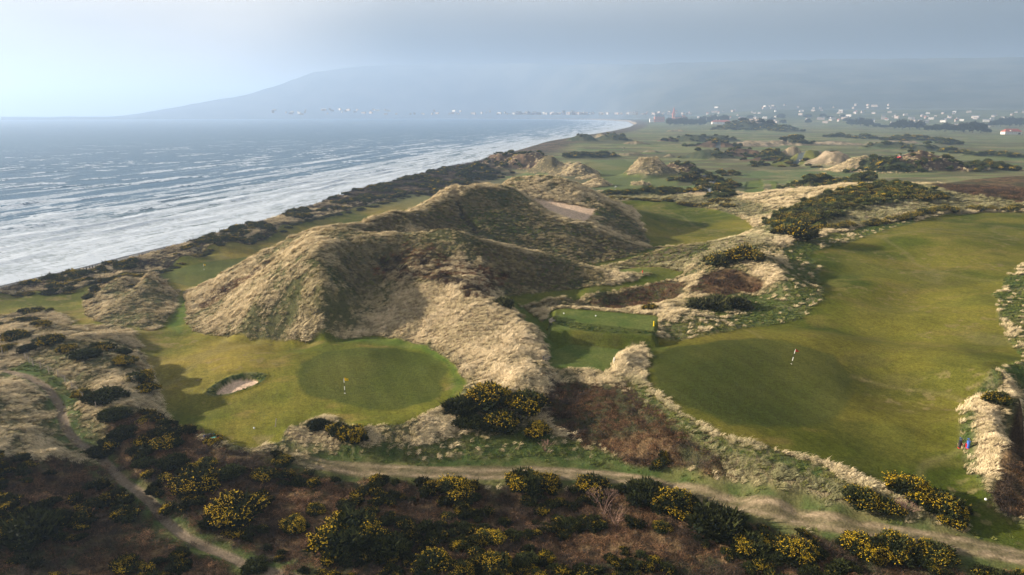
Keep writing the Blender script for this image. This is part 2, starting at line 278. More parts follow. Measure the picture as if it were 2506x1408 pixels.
DS = coarse(lambda x, y: segdist(x, y, landpoly, True) * np.where(inpoly(x, y, landpoly), 1, -1))   # >0 on land
MK = np.zeros(X.shape, np.int8); mkw = np.zeros(X.shape)
KC = {'m': 1, 'b': 2, 'd': 3, 'g': 4, 'p': 5}
wn = fbm(X / 14, Y / 14, 3, 5) - .5
for cx, cy, ra, rb, hh, kd, u in MW:
    a0 = math.atan2(cx, cy); rr = math.hypot(cx, cy)
    j0, j1 = np.searchsorted(az, [a0 - 1.6 * ra / rr, a0 + 1.6 * ra / rr]); i0, i1 = np.searchsorted(rs, [rr - 1.8 * rb - ra * .5, rr + 1.8 * rb + ra * .5])
    sl_ = (slice(i0, i1), slice(j0, j1)); x = X[sl_] - cx; y = Y[sl_] - cy
    q = np.sqrt((x / ra) ** 2 + (y / rb) ** 2) + wn[sl_] * .7
    b = np.exp(-(q * 1.25) ** 2.4); Zb[sl_] += hh * b
    m_ = b > .06; MK[sl_] = np.where(m_, KC[kd], MK[sl_]); mkw[sl_] = np.maximum(mkw[sl_], smooth(.05, .2, b))
for (cx, cy), a, b, h in SW: Zb += h * np.exp(-((X - cx) / a) ** 2 - ((Y - cy) / b) ** 2)
# mountain and the foothill behind the town
UG = 1253 + FPX * X / np.maximum(Y * CP + 40 * SP, 1)
Zb += smooth(1560, 1900, UG) * smooth(2300, 4200, RG) * 62
print('terrain', X.shape, n)
# ------------------------------------------------------------------ shore profile
Zb = np.where(DS < 0, 0.09 * DS, Zb)
PSr = coarse(lambda x, y: segdist(x, y, landpoly[:len(shore)], False, True)[1])
shc = np.concatenate([[0], np.cumsum(np.hypot(*np.diff(landpoly[:len(shore)], axis=0).T))])
BW = np.interp(PSr, [shc[2], shc[6], shc[8], shc[10], shc[13]], [30, 26, 20, 9, 8])
lim = np.where(DS < BW, 3.9 * DS / BW, 3.9 + .75 * (DS - BW)); Zb = np.minimum(Zb, np.where(DS > 70, 1e9, lim)); Zb = np.maximum(Zb, -12)
def bil(G, x, y):
    r = np.hypot(x, y); a = np.arctan2(x, y)
    fi = np.clip(np.interp(r, rs, np.arange(NR)), 0, NR - 1.001); fj = np.clip((a - AZ0) / (AZ1 - AZ0) * (NC - 1), 0, NC - 1.001)
    i = fi.astype(int); j = fj.astype(int); ti = fi - i; tj = fj - j
    return (G[i, j] * (1 - tj) + G[i, j + 1] * tj) * (1 - ti) + (G[i + 1, j] * (1 - tj) + G[i + 1, j + 1] * tj) * ti
def GP(u, v, z=None, skip=0):
    "ground point seen at photo pixel; skip>0 starts the march at that depth"
    if z is not None: return P(u, v, z)
    d = np.exp(np.linspace(math.log(max(30, skip)), math.log(7000), 6000))
    a = (u - 1253) / FPX; b = (v - 704) / FPX
    x = a * d; y = d * (CP - b * SP); z = CAMZ - d * (SP + b * CP)
    g = bil(Zb, x, y); k = int(np.argmax(z <= g)) if (z <= g).any() else len(d) - 1
    return np.array([x[k], y[k], g[k]])
def poly(*a): return np.array([GP(*t)[:2] for t in a])
WARPX = (fbm(X / 5, Y / 5, 3, 77) - .5); WARPY = (fbm(X / 5, Y / 5, 3, 91) - .5)
def zone(pl, soft=.5, warp=1.2, closed=True, hw=0):
    "weight field 0..1 for a world polygon (or a band round an open line)"
    out = np.zeros(X.shape); m = hw + soft + warp + 1
    x0, y0 = pl.min(0) - m; x1, y1 = pl.max(0) + m
    mk = (X > x0) & (X < x1) & (Y > y0) & (Y < y1)
    x = X[mk] + WARPX[mk] * warp * 2; y = Y[mk] + WARPY[mk] * warp * 2
    if closed:
        d = segdist(x, y, pl, True) * np.where(inpoly(x, y, pl), 1, -1)
    else: d = hw - segdist(x, y, pl)
    out[mk] = smooth(-soft, soft, d); return out
# ---- mown ground
zl = 5.6
Z_ = {}
Z_['fair1'] = zone(poly((548,1088),(470,1060),(415,1032),(395,985),(378,930),(352,870),(318,812),(300,800),(262,798),(330,799),(372,810),(402,793),(434,738),(428,716),(452,712),(457,750),(454,793),(470,808),(520,822),(620,834),(760,833),(900,822),(1000,836),(1060,860),(1110,895),(1143,940),(1120,978),(1060,1010),(960,1042),(860,1050),(800,1022),(740,1030),(700,1052),(690,1080),(620,1100)), .3, .5)
lowf = [(470,716,6.4),(560,694,zl),(650,655,zl),(720,620,zl),(850,590,zl),(1000,530,6),(1090,492,6.5),(1040,483,6.5),(1000,486,6),(850,526,zl),(760,550,zl),(690,565,zl),(655,586,zl),(530,617,zl),(450,643,zl),(350,682,6),(240,710,6.3),(190,722,6.4),(130,728,6.6),(60,722,7),(0,728,7.5),(-160,745,8),(-160,800,9),(0,771,8.6),(60,765,8),(130,762,7.7),(180,800,8.3),(262,799,8.2),(212,775,7.9),(205,740,7.4),(240,700,6.6),(300,682,6),(380,674,6),(395,686,6.2),(430,714,6.9)]
Z_['fair1'] = np.maximum(Z_['fair1'], zone(np.array([P(*t)[:2] for t in lowf]), .4, .6))
Z_['fair2'] = zone(poly((1568,915),(1590,872),(1570,846),(1608,830),(1700,828),(1850,800),(1960,782),(2010,730),(2000,660),(1985,620),(2060,600),(2150,568),(2300,528),(2400,520),(2506,522),(2560,524),(2570,620),(2500,645),(2462,680),(2436,722),(2446,790),(2480,850),(2510,880),(2425,912),(2385,960),(2355,1010),(2345,1080),(2362,1120),(2405,1180),(2432,1235),(2480,1275),(2550,1310),(2540,1370),(2440,1345),(2380,1310),(2340,1240),(2230,1205),(2150,1190),(2050,1140),(1900,1105),(1780,1072),(1705,1035),(1645,990),(1585,950)), .5, .8)
Z_['fair3'] = zone(np.array([P(*t)[:2] for t in [(1520,500,12),(1560,560,12),(1590,606,12),(1650,606,12.2),(1720,596,12.3),(1800,584,12.8),(1842,566,12.8),(1830,545,12.6),(1760,520,12.3),(1650,504,12),(1580,498,12)]]), .5, 1.2)
Z_['fair4'] = zone(np.array([P(*t)[:2] for t in [(1500,476,11.5),(1445,450,11.2),(1420,418,10.8),(1440,398,10.5),(1520,392,10.5),(1560,402,11),(1545,428,11.5),(1580,438,11.5),(1640,432,11.5),(1665,430,11.8),(1655,455,12),(1630,476,12)]]), 1, 3)
Z_['tees'] = zone(poly((1252,740),(1285,756),(1325,792),(1345,762),(1378,756),(1612,774),(1608,832),(1640,852),(1600,882),(1585,850),(1545,846),(1515,870),(1490,913),(1400,908),(1330,898),(1345,856),(1322,818),(1285,787),(1255,760)), .2, .3)
Z_['path2'] = zone(poly((1238,740),(1340,734),(1430,724),(1520,709),(1600,694),(1665,678),(1674,664),(1640,659),(1550,656),(1500,660),(1515,671),(1600,671),(1560,685),(1480,699),(1400,709),(1300,719),(1230,723)), .2, .3)
Z_['path2'] = np.maximum(Z_['path2'], zone(np.array([P(1468,650,13.5)[:2],P(1500,643,13.4)[:2],P(1570,626,13)[:2],P(1600,612,12.3)[:2]]), .4, .4, False, 1.6))
mown = np.maximum.reduce([Z_[k] for k in ('fair1', 'fair2', 'fair3', 'tees', 'path2')])
green1 = zone(poly((722,935),(738,892),(800,862),(880,850),(970,850),(1050,870),(1090,905),(1085,950),(1050,985),(980,1002),(900,1003),(820,990),(750,968)), .5, .9)
green2 = zone(poly((1592,885),(1640,852),(1740,836),(1850,829),(1950,841),(2040,871),(2080,920),(2092,970),(2060,1012),(1990,1040),(1880,1050),(1790,1040),(1700,1005),(1618,960)), .6, 1.1)
green3 = zone(np.array([P(*t)[:2] for t in [(380,684,5.9),(440,660,5.7),(520,645,5.6),(600,628,5.5),(660,616,5.5),(640,650,5.5),(560,690,5.6),(470,704,5.9)]]), .3, .2)
green4 = np.maximum(zone(np.array([P(*t)[:2] for t in [(1460,470,11.4),(1490,462,11.4),(1560,462,11.5),(1610,470,11.8),(1580,477,12)]]), .5, .2), zone(np.array([P(*t)[:2] for t in [(1880,405,12),(1930,395,12),(1990,396,12),(2010,402,12.4),(1960,410,12.4),(1900,411,12.3)]]), .8, .2))
tee1 = zone(np.array([P(u_, v_, 14.7)[:2] for u_, v_ in ((1350,804),(1375,757),(1611,775),(1597,819))]), .12, 0)
tee2 = zone(np.array([P(u_, v_, 12.9)[:2] for u_, v_ in ((1340,897),(1352,860),(1390,844),(1518,856),(1482,908))]), .12, 0)
tee3 = zone(poly((1496,662),(1530,657),(1592,660),(1590,668),(1530,672),(1505,669)), .15, 0)
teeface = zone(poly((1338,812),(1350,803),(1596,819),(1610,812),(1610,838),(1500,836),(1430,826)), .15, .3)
lush = np.maximum.reduce([zone(poly((820,822),(960,822),(1060,855),(1115,895),(1140,940),(1100,975),(1110,930),(1080,890),(1020,858),(900,838)), 1.0, .8), zone(poly((458,712),(432,745),(410,800),(440,815),(456,760),(466,716)), .8, .5), zone(poly((1340,745),(1260,740),(1300,800),(1350,850),(1400,840),(1345,800)), .6, .5)])
rgreen = np.maximum.reduce([zone(poly((1700,735),(1760,725),(1860,722),(1915,700),(1925,660),(1905,625),(1960,600),(2010,590),(2080,600),(2060,700),(1990,790),(1860,815),(1700,832),(1620,835),(1640,800),(1660,770)), 1.0, 2.5) * .85, zone(poly((1980,585),(2060,566),(2150,552),(2230,538),(2240,548),(2100,580),(2010,612)), 1, 1.5),
  zone(poly((2450,640),(2530,600),(2640,600),(2640,900),(2470,890),(2436,800),(2430,720)), 1, 2) * .8, zone(poly((1905,610),(2000,585),(2150,562),(2190,575),(2060,640),(2040,720),(2000,770),(1900,800),(1760,826),(1612,835),(1640,790),(1760,785),(1860,745),(1930,700),(1925,650)), 1.2, 2),
  zone(poly((1500,930),(1580,950),(1645,995),(1705,1038),(1800,1085),(1950,1120),(2080,1170),(2180,1220),(2120,1225),(1990,1180),(1850,1130),(1760,1100),(1690,1060),(1620,1010),(1540,970)), .8, 1.6),
  zone(poly((2440,722),(2470,680),(2520,650),(2600,640),(2600,880),(2506,870),(2450,790)), 1, 2), zone(poly((2360,960),(2440,905),(2506,880),(2600,880),(2600,990),(2470,950),(2400,1000)), 1, 2), zone(poly((2340,1000),(2370,1010),(2390,1120),(2425,1230),(2390,1190),(2345,1090)), .6, 1.2),
  zone(poly((840,1080),(1000,1075),(1150,1060),(1300,1060),(1450,1100),(1600,1140),(1800,1215),(2000,1262),(2200,1290),(2200,1310),(1950,1262),(1650,1192),(1520,1160),(1300,1146),(1000,1140),(800,1125)), .6, 1.6),
  zone(poly((10,915),(60,880),(140,930),(175,960),(205,1010),(190,1050),(165,1000),(120,960),(60,935)), .5, 1)])
trl = np.array([P(*t)[:2] for t in TR]); track = zone(trl, .18, .5, False, 1.3); verge = zone(trl, .7, 1.6, False, 2.5)
fadeu = smooth(0, 14, np.hypot(X - trl[0, 0], Y - trl[0, 1])); track = track * fadeu; verge = verge * fadeu
PT = [(-60,925),(0,905),(35,915),(80,928),(120,952),(150,1000),(162,1050),(190,1085),(238,1108),(262,1132),(310,1182),(370,1232),(400,1270),(450,1312),(520,1347),(600,1382),(700,1410),(820,1450)]
ptl = poly(*PT); path = zone(ptl, .2, .3, False, .55); pverge = zone(ptl, .7, 1.3, False, 1.6)
cartl = np.array([P(*t)[:2] for t in [(1700,412,12),(1708,428,12.2),(1722,444,12.3),(1742,458,12.4),(1728,474,12.5),(1738,486,12.6)]])
cart = zone(cartl, .4, 1, False, 1.5)
cart2 = np.maximum(zone(np.array([P(1938,408,13)[:2], P(1962,392,14)[:2], P(1985,375,15)[:2]]), .4, 1, False, 2.2), zone(np.array([P(1755,367,12)[:2], P(1762,353,12.5)[:2]]), .4, 1, False, 2.5))
corr = np.maximum.reduce([zone(np.array([P(*t)[:2] for t in q]), .8, 1.2) for q in [[(1815,488,12.5),(1830,445,12.5),(1866,440,12.5),(1872,488,12.5)],[(1880,446,12.5),(1900,450,12.5),(1914,490,12.5),(1902,490,12.5)],[(1930,448,12.5),(1950,446,12.5),(1936,462,12.5),(1952,490,12.5),(1936,484,12.5)]]])
# ---- rough ground of different cover
brack = np.maximum.reduce([  # dead bracken
  zone(poly((1335,925),(1400,935),(1540,950),(1620,1000),(1700,1052),(1760,1105),(1800,1180),(1700,1180),(1600,1140),(1450,1100),(1335,1060)), 1, 2),
  zone(poly((200,1130),(300,1120),(420,1080),(520,1090),(640,1120),(740,1138),(900,1166),(1100,1180),(1300,1180),(1520,1195),(1700,1240),(1900,1290),(2100,1320),(2300,1345),(2560,1395),(2700,1700),(-400,1700),(-400,1120),(60,1140)), .8, 2),
  zone(poly((330,1000),(400,1030),(470,1062),(560,1092),(500,1130),(300,1130),(240,1090),(270,1030)), 1, 2),
  zone(poly((1690,720),(1715,682),(1780,660),(1830,676),(1872,692),(1850,718),(1760,728)), .6, 1), zone(poly((1440,745),(1560,705),(1640,690),(1690,700),(1650,740),(1500,760)), 1, 1.5),
  zone(poly((2432,1232),(2436,1180),(2448,1115),(2470,1090),(2520,1060),(2640,1060),(2640,1290),(2540,1288),(2470,1262)), .3, .4),
  zone(poly((2270,452),(2350,444),(2430,436),(2520,430),(2620,430),(2620,505),(2500,500),(2430,486),(2370,480),(2310,470)), 1, 2)])
redd = np.maximum.reduce([zone(poly((930,640),(1000,600),(1060,610),(1120,640),(1200,660),(1230,700),(1180,716),(1100,690),(1040,680),(970,672)), 2, 5), zone(poly((1050,684),(1110,690),(1200,720),(1225,748),(1150,735),(1080,702)), .8, 1.2),
  zone(poly((480,735),(540,705),(640,655),(700,612),(640,665),(560,720),(500,760)), .6, .8)])
palez = np.maximum.reduce([zone(poly((1000,690),(1060,700),(1150,740),(1225,760),(1290,800),(1342,850),(1330,885),(1260,925),(1150,950),(1130,930),(1100,885),(1040,850),(980,830),(900,815),(900,780),(940,740)), 1.5, 3),
  zone(poly((2380,1010),(2420,1000),(2450,1060),(2440,1120),(2425,1190),(2395,1170),(2380,1100)), .8, 1.5), zone(poly((1740,600),(1790,572),(1880,570),(1960,580),(1940,600),(1860,596),(1780,612),(1720,640),(1690,640)), .8, 1.5),
  zone(poly((1800,640),(1860,650),(1900,650),(1918,690),(1880,700),(1840,670)), .6, 1), zone(poly((700,1060),(760,1040),(830,1060),(820,1110),(740,1100)), .4, .8), zone(poly((2160,475),(2185,462),(2200,490),(2170,495)), .5, 1),zone(poly((2050,545),(2120,505),(2220,500),(2300,495),(2240,520),(2150,530)), 1, 2), zone(poly((1640,470),(1700,462),(1730,480),(1660,486)), 1, 2)])
olive = np.maximum.reduce([zone(poly((770,640),(800,600),(900,600),(960,640),(980,700),(900,760),(800,800),(700,790),(680,740),(740,700)), 3, 6)])
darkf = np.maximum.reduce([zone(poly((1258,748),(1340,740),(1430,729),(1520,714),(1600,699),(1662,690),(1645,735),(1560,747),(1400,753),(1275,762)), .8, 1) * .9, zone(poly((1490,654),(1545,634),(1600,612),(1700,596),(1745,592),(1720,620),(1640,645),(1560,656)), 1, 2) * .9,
  zone(poly((835,560),(900,546),(1000,524),(1085,490),(1110,478),(1200,462),(1243,470),(1275,492),(1320,524),(1400,556),(1470,572),(1560,606),(1590,614),(1540,636),(1480,642),(1400,642),(1250,602),(1100,560),(1010,566),(900,569)), 1.5, 3),  # dune faces: olive heath cover, with their shade deepened in the colour
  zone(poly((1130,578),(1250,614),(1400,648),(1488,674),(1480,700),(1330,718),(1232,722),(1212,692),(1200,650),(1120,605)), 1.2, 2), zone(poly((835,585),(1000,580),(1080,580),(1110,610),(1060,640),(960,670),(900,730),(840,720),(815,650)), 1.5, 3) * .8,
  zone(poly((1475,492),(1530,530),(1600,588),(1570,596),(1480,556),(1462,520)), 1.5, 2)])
sand = np.maximum(zone(poly((1300,490),(1330,492),(1400,503),(1460,512),(1452,525),(1430,541),(1400,540),(1345,520)), .8, 1.6), 0)
gorsez = np.maximum.reduce([zone(poly((1860,552),(1900,528),(1950,506),(2000,488),(2060,468),(2130,455),(2250,465),(2330,480),(2280,505),(2200,500),(2100,510),(2000,560),(1900,570)), 1, 2), zone(np.array([P(*t)[:2] for t in [(1960,472,12.5),(2000,458,12.5),(2100,455,13),(2140,470,13),(2060,486,13),(1980,488,12.5)]]), 1, 2)])
shingle = smooth(BW + 1, BW - 2, DS) * (DS > -3)
print('zones')
# ------------------------------------------------------------------ small relief
fairall = np.maximum(mown, Z_['fair4'] * (1 - mkw))
links = smooth(300, 360, RG) * (Y > 250)
rough = (1 - np.maximum.reduce([fairall, track, path, pverge * .7, verge, smooth(BW + 1, BW - 2, DS), cart, cart2, corr])) * smooth(0, 4, DS) * smooth(BW - 1, BW + 2, DS)
rw = rough * (1 - .85 * links * (1 - mkw)) * (1 - .8 * sand) * (1 - .55 * rgreen)
Zb = Zb + rw * (.7 * (fbm(X / 7, Y / 7, 3, 3) - .42) + .55 * (fbm(X / 2.4, Y / 2.4, 3, 8) - .42) + .3 * (fbm(X / .8, Y / .8, 2, 12) - .4)) + gorsez * rw * (.9 * (fbm(X / 2.2, Y / 2.2, 2, 19)) + .6)
Zb = Zb + links * rw * (3.0 * (fbm(X / 34, Y / 30, 3, 63) - .5) + 2.0 * (fbm(X / 13, Y / 13, 3, 61) - .5) + mkw * 1.6 * (fbm(X / 6, Y / 6, 3, 62) - .45))
for pl_, hz_ in (([(1342,812),(1352,758),(1380,752),(1618,771),(1603,826)], 14.7), ([(1330,904),(1345,856),(1386,838),(1526,852),(1488,915)], 12.9)):
    tw_ = zone(np.array([P(u_, v_, hz_)[:2] for u_, v_ in pl_]), .7, .05); Zb = Zb * (1 - tw_) + tw_ * hz_
Zb = Zb + (1 - tee1) * (1 - tee2) * fairall * (.35 * (fbm(X / 16, Y / 16, 2, 23) - .5)) + track * .05 * (fbm(X * 1.2, Y * 1.2, 2, 40) - .5) - .12 * path
Zb = Zb + (1 - rough) * (DS > 70) * links * 1.5 * (fbm(X / 30, Y / 30, 2, 24) - .5)
# bare gully on dune B
gl = np.array([D(*t)[:2] for t in [(1108,464,201),(1112,485,197),(1122,505,193),(1140,540,184),(1165,575,177)]])
gully = zone(gl, .6, .8, False, .7); Zb -= 1.1 * gully
# bunkers: sunken sand with turf rim
BK = []
def bunker(u, v, z, hw, hd, tilt, dep):
    c = P(u, v, z)[:2]; ca, sa = math.cos(tilt), math.sin(tilt)
    x = (X - c[0]) * ca + (Y - c[1]) * sa; y = -(X - c[0]) * sa + (Y - c[1]) * ca
    q = np.sqrt((x / hw) ** 2 + (y / hd) ** 2) + .05 * np.sin(3 * np.arctan2(y, x))
    m = np.hypot(x, y) < 4 * max(hw, hd)
    global Zb
    Zb = Zb - np.where(m, dep * smooth(1.0, .8, q), 0) + np.where(m, .16 * np.exp(-((q - 1.18) * 6) ** 2), 0)
    BK.append((np.where(m, smooth(.88, .82, q), 0), np.where(m, smooth(.82, .9, q) * smooth(1.26, 1.16, q), 0)))
bunker(580, 941, 10.5, 3.5, 2.3, R(32), .75)
for u, v, z, hw, hd, dp in [(2010,438,12.5,9,4,1.2),(2050,444,12.5,7,3,1),(2090,430,12.7,6,3,1),(2010,428,12.5,4,2,.8),(1660,362,11,6,3,1),(1790,372,11,5,3,1),(1850,331,9.5,8,5,1),(2350,343,10,9,4,1),(2420,340,10,7,4,1)]:
    bunker(u, v, z, hw, hd, 0, dp)
bsand = np.maximum.reduce([b[0] for b in BK]); brim = np.maximum.reduce([b[1] for b in BK])
# ------------------------------------------------------------------ ground colour (albedo)
n1 = fbm(X / 9, Y / 9, 4, 101); n2 = fbm(X / 2.2, Y / 2.2, 3, 111); n3 = fbm(X / 28, Y / 28, 3, 121); n4 = fbm(X / .55, Y / .55, 2, 131)
th = R(62); ns = fbm((X * math.cos(th) + Y * math.sin(th)) / 1.1, (-X * math.sin(th) + Y * math.cos(th)) / 14, 3, 141)
col = np.zeros(X.shape + (3,), np.float32)
c3 = lambda *c: np.array(c, np.float32)
def mixf(a, b, t): return a * (1 - t[..., None]) + b * t[..., None]
def put(w, c):
    global col
    col = col * (1 - w[..., None]) + w[..., None] * c
put(np.ones(X.shape), mixf(c3(.10, .10, .045), c3(.27, .215, .125), smooth(.38, .66, n1 * .5 + n2 * .5)))
far_g = 1.28 * mixf(mixf(mixf(c3(.085, .115, .045), c3(.13, .14, .06), smooth(.35, .6, n3)), c3(.21, .17, .10), smooth(.52, .7, n1 * .4 + fbm(X / 60, Y / 25, 4, 151) * .6) * .8), c3(.075, .07, .04), smooth(.50, .58, fbm(X / 45, Y / 22, 5, 155)) * .75)
put(links, far_g)
put(smooth(2600, 3300, RG), mixf(c3(.05, .065, .04), c3(.11, .12, .06), smooth(.45, .6, fbm(X / 180, Y / 90, 3, 160))))
for k, a, b in ((1, c3(.12, .105, .06), c3(.30, .24, .15)), (2, c3(.07, .05, .035), c3(.16, .105, .07)), (3, c3(.04, .055, .03), c3(.08, .085, .045)), (4, c3(.025, .04, .018), c3(.06, .065, .03)), (5, c3(.17, .14, .09), c3(.38, .30, .2))):
    put((MK == k) * mkw, mixf(a, b, smooth(.35, .65, n1 * .5 + n2 * .5)))
coast = smooth(75, 48, DS) * (DS > BW) * (1 - fairall)
put(coast * (1 - (MK > 0) * mkw) * smooth(-200, -160, X), mixf(c3(.05, .045, .028), c3(.14, .10, .065), smooth(.4, .6, n1 * .5 + n2 * .5)))
pit = brack * (X > 46) * (Y < 100)
put(brack, mixf(mixf(c3(.05, .034, .02), c3(.16, .105, .055), smooth(.35, .65, n2 * .6 + n4 * .4)), c3(.05, .06, .028), smooth(.5, .62, n1) * .7))
put(redd, mixf(c3(.06, .04, .022), c3(.17, .10, .055), smooth(.35, .65, n2 * .6 + n4 * .4)))
put(palez, mixf(c3(.25, .19, .11), c3(.42, .33, .21), smooth(.3, .65, ns * .6 + n4 * .4)))
put(olive * .8, mixf(c3(.07, .075, .03), c3(.17, .145, .07), smooth(.35, .65, n2 * .5 + n1 * .5)))
put(darkf * .85, mixf(mixf(c3(.055, .06, .03), c3(.12, .105, .06), smooth(.35, .65, n2 * .6 + n1 * .4)), c3(.09, .06, .04), smooth(.5, .62, n3) * .6))  # olive heath tone, dune-face shade painted in with it
put(gorsez, mixf(c3(.025, .035, .015), c3(.07, .07, .03), smooth(.4, .65, n2)))
put(rgreen, mixf(mixf(c3(.05, .075, .022), c3(.085, .105, .035), smooth(.35, .65, n2)), c3(.19, .165, .085), smooth(.52, .68, n1 * .5 + n4 * .5) * .7))
ff = mixf(mixf(c3(.110, .115, .016), c3(.215, .170, .034), smooth(.38, .62, n1 * .35 + n3 * .65)), c3(.26, .18, .06), smooth(.55, .75, fbm(X / 6, Y / 3, 4, 171)) * .5)
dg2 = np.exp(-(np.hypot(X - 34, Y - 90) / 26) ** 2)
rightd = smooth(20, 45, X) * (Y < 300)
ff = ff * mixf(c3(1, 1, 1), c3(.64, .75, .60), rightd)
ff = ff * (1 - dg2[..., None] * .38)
ff = ff * (1 + .10 * (ns[..., None] - .5) + .22 * (n4[..., None] - .5) + .25 * (n2[..., None] - .5))
ff = ff * (1 - .22 * smooth(.5, .62, fbm(X / 11, Y / 8, 3, 175))[..., None] * c3(1.1, .8, .6))
ff = ff * (1 - .16 * (fbm((X + .4 * Y) / .35, (Y - .4 * X) / 2.6, 2, 177)[..., None] - .5) * 2)
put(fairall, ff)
put(links * fairall, mixf(c3(.10, .125, .045), c3(.15, .15, .06), smooth(.4, .6, n3)))
wear = smooth(.66, .74, fbm(X / 1.3, Y / 1.0, 2, 601)) * smooth(.5, .62, fbm(X / 15, Y / 12, 2, 602)) * (1 - green1) * (1 - green2)
put(fairall * wear * .5 * (1 - links), c3(.20, .155, .075))
fw = smooth(.03, .0, np.abs(fbm(X / 26, Y / 40, 3, 610) - .5)) * (1 - links) * .3
put(fairall * fw, c3(.20, .17, .075))
put(lush * fairall * .75, mixf(c3(.05, .10, .015), c3(.10, .14, .03), smooth(.3, .7, n2)))
put(np.maximum(Z_['path2'], Z_['tees']) * .7, mixf(c3(.05, .075, .012), c3(.085, .10, .02), smooth(.3, .7, n1)))
stripe = .5 + .5 * np.sign(np.sin((X * .93 + Y * .36) * 2 * math.pi / 3.6))
for g, dk in ((green1, .95), (green2, .62), (green3, 1.15), (green4, 1.2)):
    ring = g * (1 - smooth(.0, 1.0, g))
    put(g * .93, mixf(c3(.056, .074, .014), c3(.098, .105, .022), smooth(.3, .7, n3 * .6 + n1 * .4)) * dk * (1 + .10 * (stripe[..., None] - .5)) * (1 + .12 * (n2[..., None] - .5)))
for g, dk in ((tee1, 1.25), (tee2, 1.15), (tee3, 1.25), (corr, 1.2)):
    put(g, mixf(c3(.060, .088, .020), c3(.10, .115, .03), smooth(.3, .7, n2 * .5 + n1 * .5)) * dk)
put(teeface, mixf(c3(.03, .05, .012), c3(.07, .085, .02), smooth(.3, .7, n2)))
put(brim, mixf(c3(.035, .055, .015), c3(.13, .13, .05), smooth(.4, .65, n4)))
put(pverge * .8, mixf(c3(.06, .09, .025), c3(.12, .12, .045), smooth(.35, .65, n2)))
put(path, mixf(c3(.15, .12, .085), c3(.22, .17, .12), n2))
put(verge * (1 - fairall * .6) * .8, mixf(c3(.05, .075, .02), c3(.10, .105, .035), smooth(.35, .65, n2)))
dT, sT = segdist(X, Y, trl, False, True)
rut = np.exp(-((dT - .75) * 3.2) ** 2)
put(track * (1.0 - .22 * smooth(.45, .62, fbm(X / 1.6, Y / .8, 3, 181))), mixf(c3(.12, .10, .055), c3(.30, .23, .15), np.clip(smooth(.3, .7, fbm(X / 1.1, Y / .35, 3, 191)) * .55 + .6 * rut - .15, 0, 1)))
put(cart, c3(.13, .145, .17)); put(cart2, c3(.07, .085, .09))
put(gully, c3(.05, .045, .035))
put(np.maximum(sand, 0) * (1 - .75 * smooth(.55, .68, n2 * .6 + n4 * .4) * smooth(1, .4, sand)), mixf(c3(.56, .41, .29), c3(.64, .48, .35), n1))
put(bsand, c3(.60, .44, .32))
shing = smooth(BW + 1, BW - 1.5, DS)
put(shing, mixf(c3(.085, .09, .095), c3(.19, .195, .2), smooth(.2, .8, n4 * .6 + n2 * .4)) * (1 - .45 * smooth(5, 1.5, DS)[..., None]))
put(shing * smooth(.56, .66, fbm(X / 5, Y / 5, 2, 200)) * smooth(BW - 5, BW - 2, DS) * .8, c3(.3, .25, .17))
put((DS < 12) * (RG > 2200) * smooth(0, 4, DS), c3(.3, .24, .18))
lumpy = np.clip(rough * (1 - .6 * rgreen) + .12, 0, 1)

# ------------------------------------------------------------------ mesh builder for sheets
def sheet(name, mask, Z, attrs=(), cols=None):
    vm = mask; fm = vm[:-1, :-1] & vm[:-1, 1:] & vm[1:, 1:] & vm[1:, :-1]
    idx = np.arange(X.size).reshape(X.shape)
    f = np.stack([idx[:-1, :-1][fm], idx[1:, :-1][fm], idx[1:, 1:][fm], idx[:-1, 1:][fm]], -1)[:, ::-1]
    used = np.unique(f); rem = np.full(X.size, -1, np.int64); rem[used] = np.arange(len(used)); f = rem[f].astype(np.int32)
    co = np.stack([X.ravel()[used], Y.ravel()[used], Z.ravel()[used]], -1).astype(np.float32)
    me = bpy.data.meshes.new(name); me.vertices.add(len(co)); me.vertices.foreach_set('co', co.ravel())
    me.loops.add(f.size); me.loops.foreach_set('vertex_index', f.ravel()); me.polygons.add(len(f))
    me.polygons.foreach_set('loop_start', np.arange(0, f.size, 4, dtype=np.int32)); me.polygons.foreach_set('loop_total', np.full(len(f), 4, np.int32))
    me.update(); me.polygons.foreach_set('use_smooth', np.ones(len(f), bool))
    for nm, a in attrs:
        at = me.attributes.new(nm, 'FLOAT', 'POINT'); at.data.foreach_set('value', a.ravel()[used].astype(np.float32))
    if cols is not None:
        at = me.attributes.new('Col', 'FLOAT_COLOR', 'POINT'); cc = np.ones((len(used), 4), np.float32); cc[:, :3] = cols.reshape(-1, 3)[used]; at.data.foreach_set('color', cc.ravel())
    o = bpy.data.objects.new(name, me); sc.collection.objects.link(o); return o
def tag(o, label=None, cat=None, group=None, kind=None):
    if label: o['label'] = label
    if cat: o['category'] = cat
    if group: o['group'] = group
    if kind: o['kind'] = kind
    return o
def material(name, rough=.9, spec=.2):
    m = bpy.data.materials.new(name); m.use_nodes = True; b = m.node_tree.nodes['Principled BSDF']
    b.inputs['Roughness'].default_value = rough; b.inputs['Specular IOR Level'].default_value = spec
    return m, m.node_tree, b
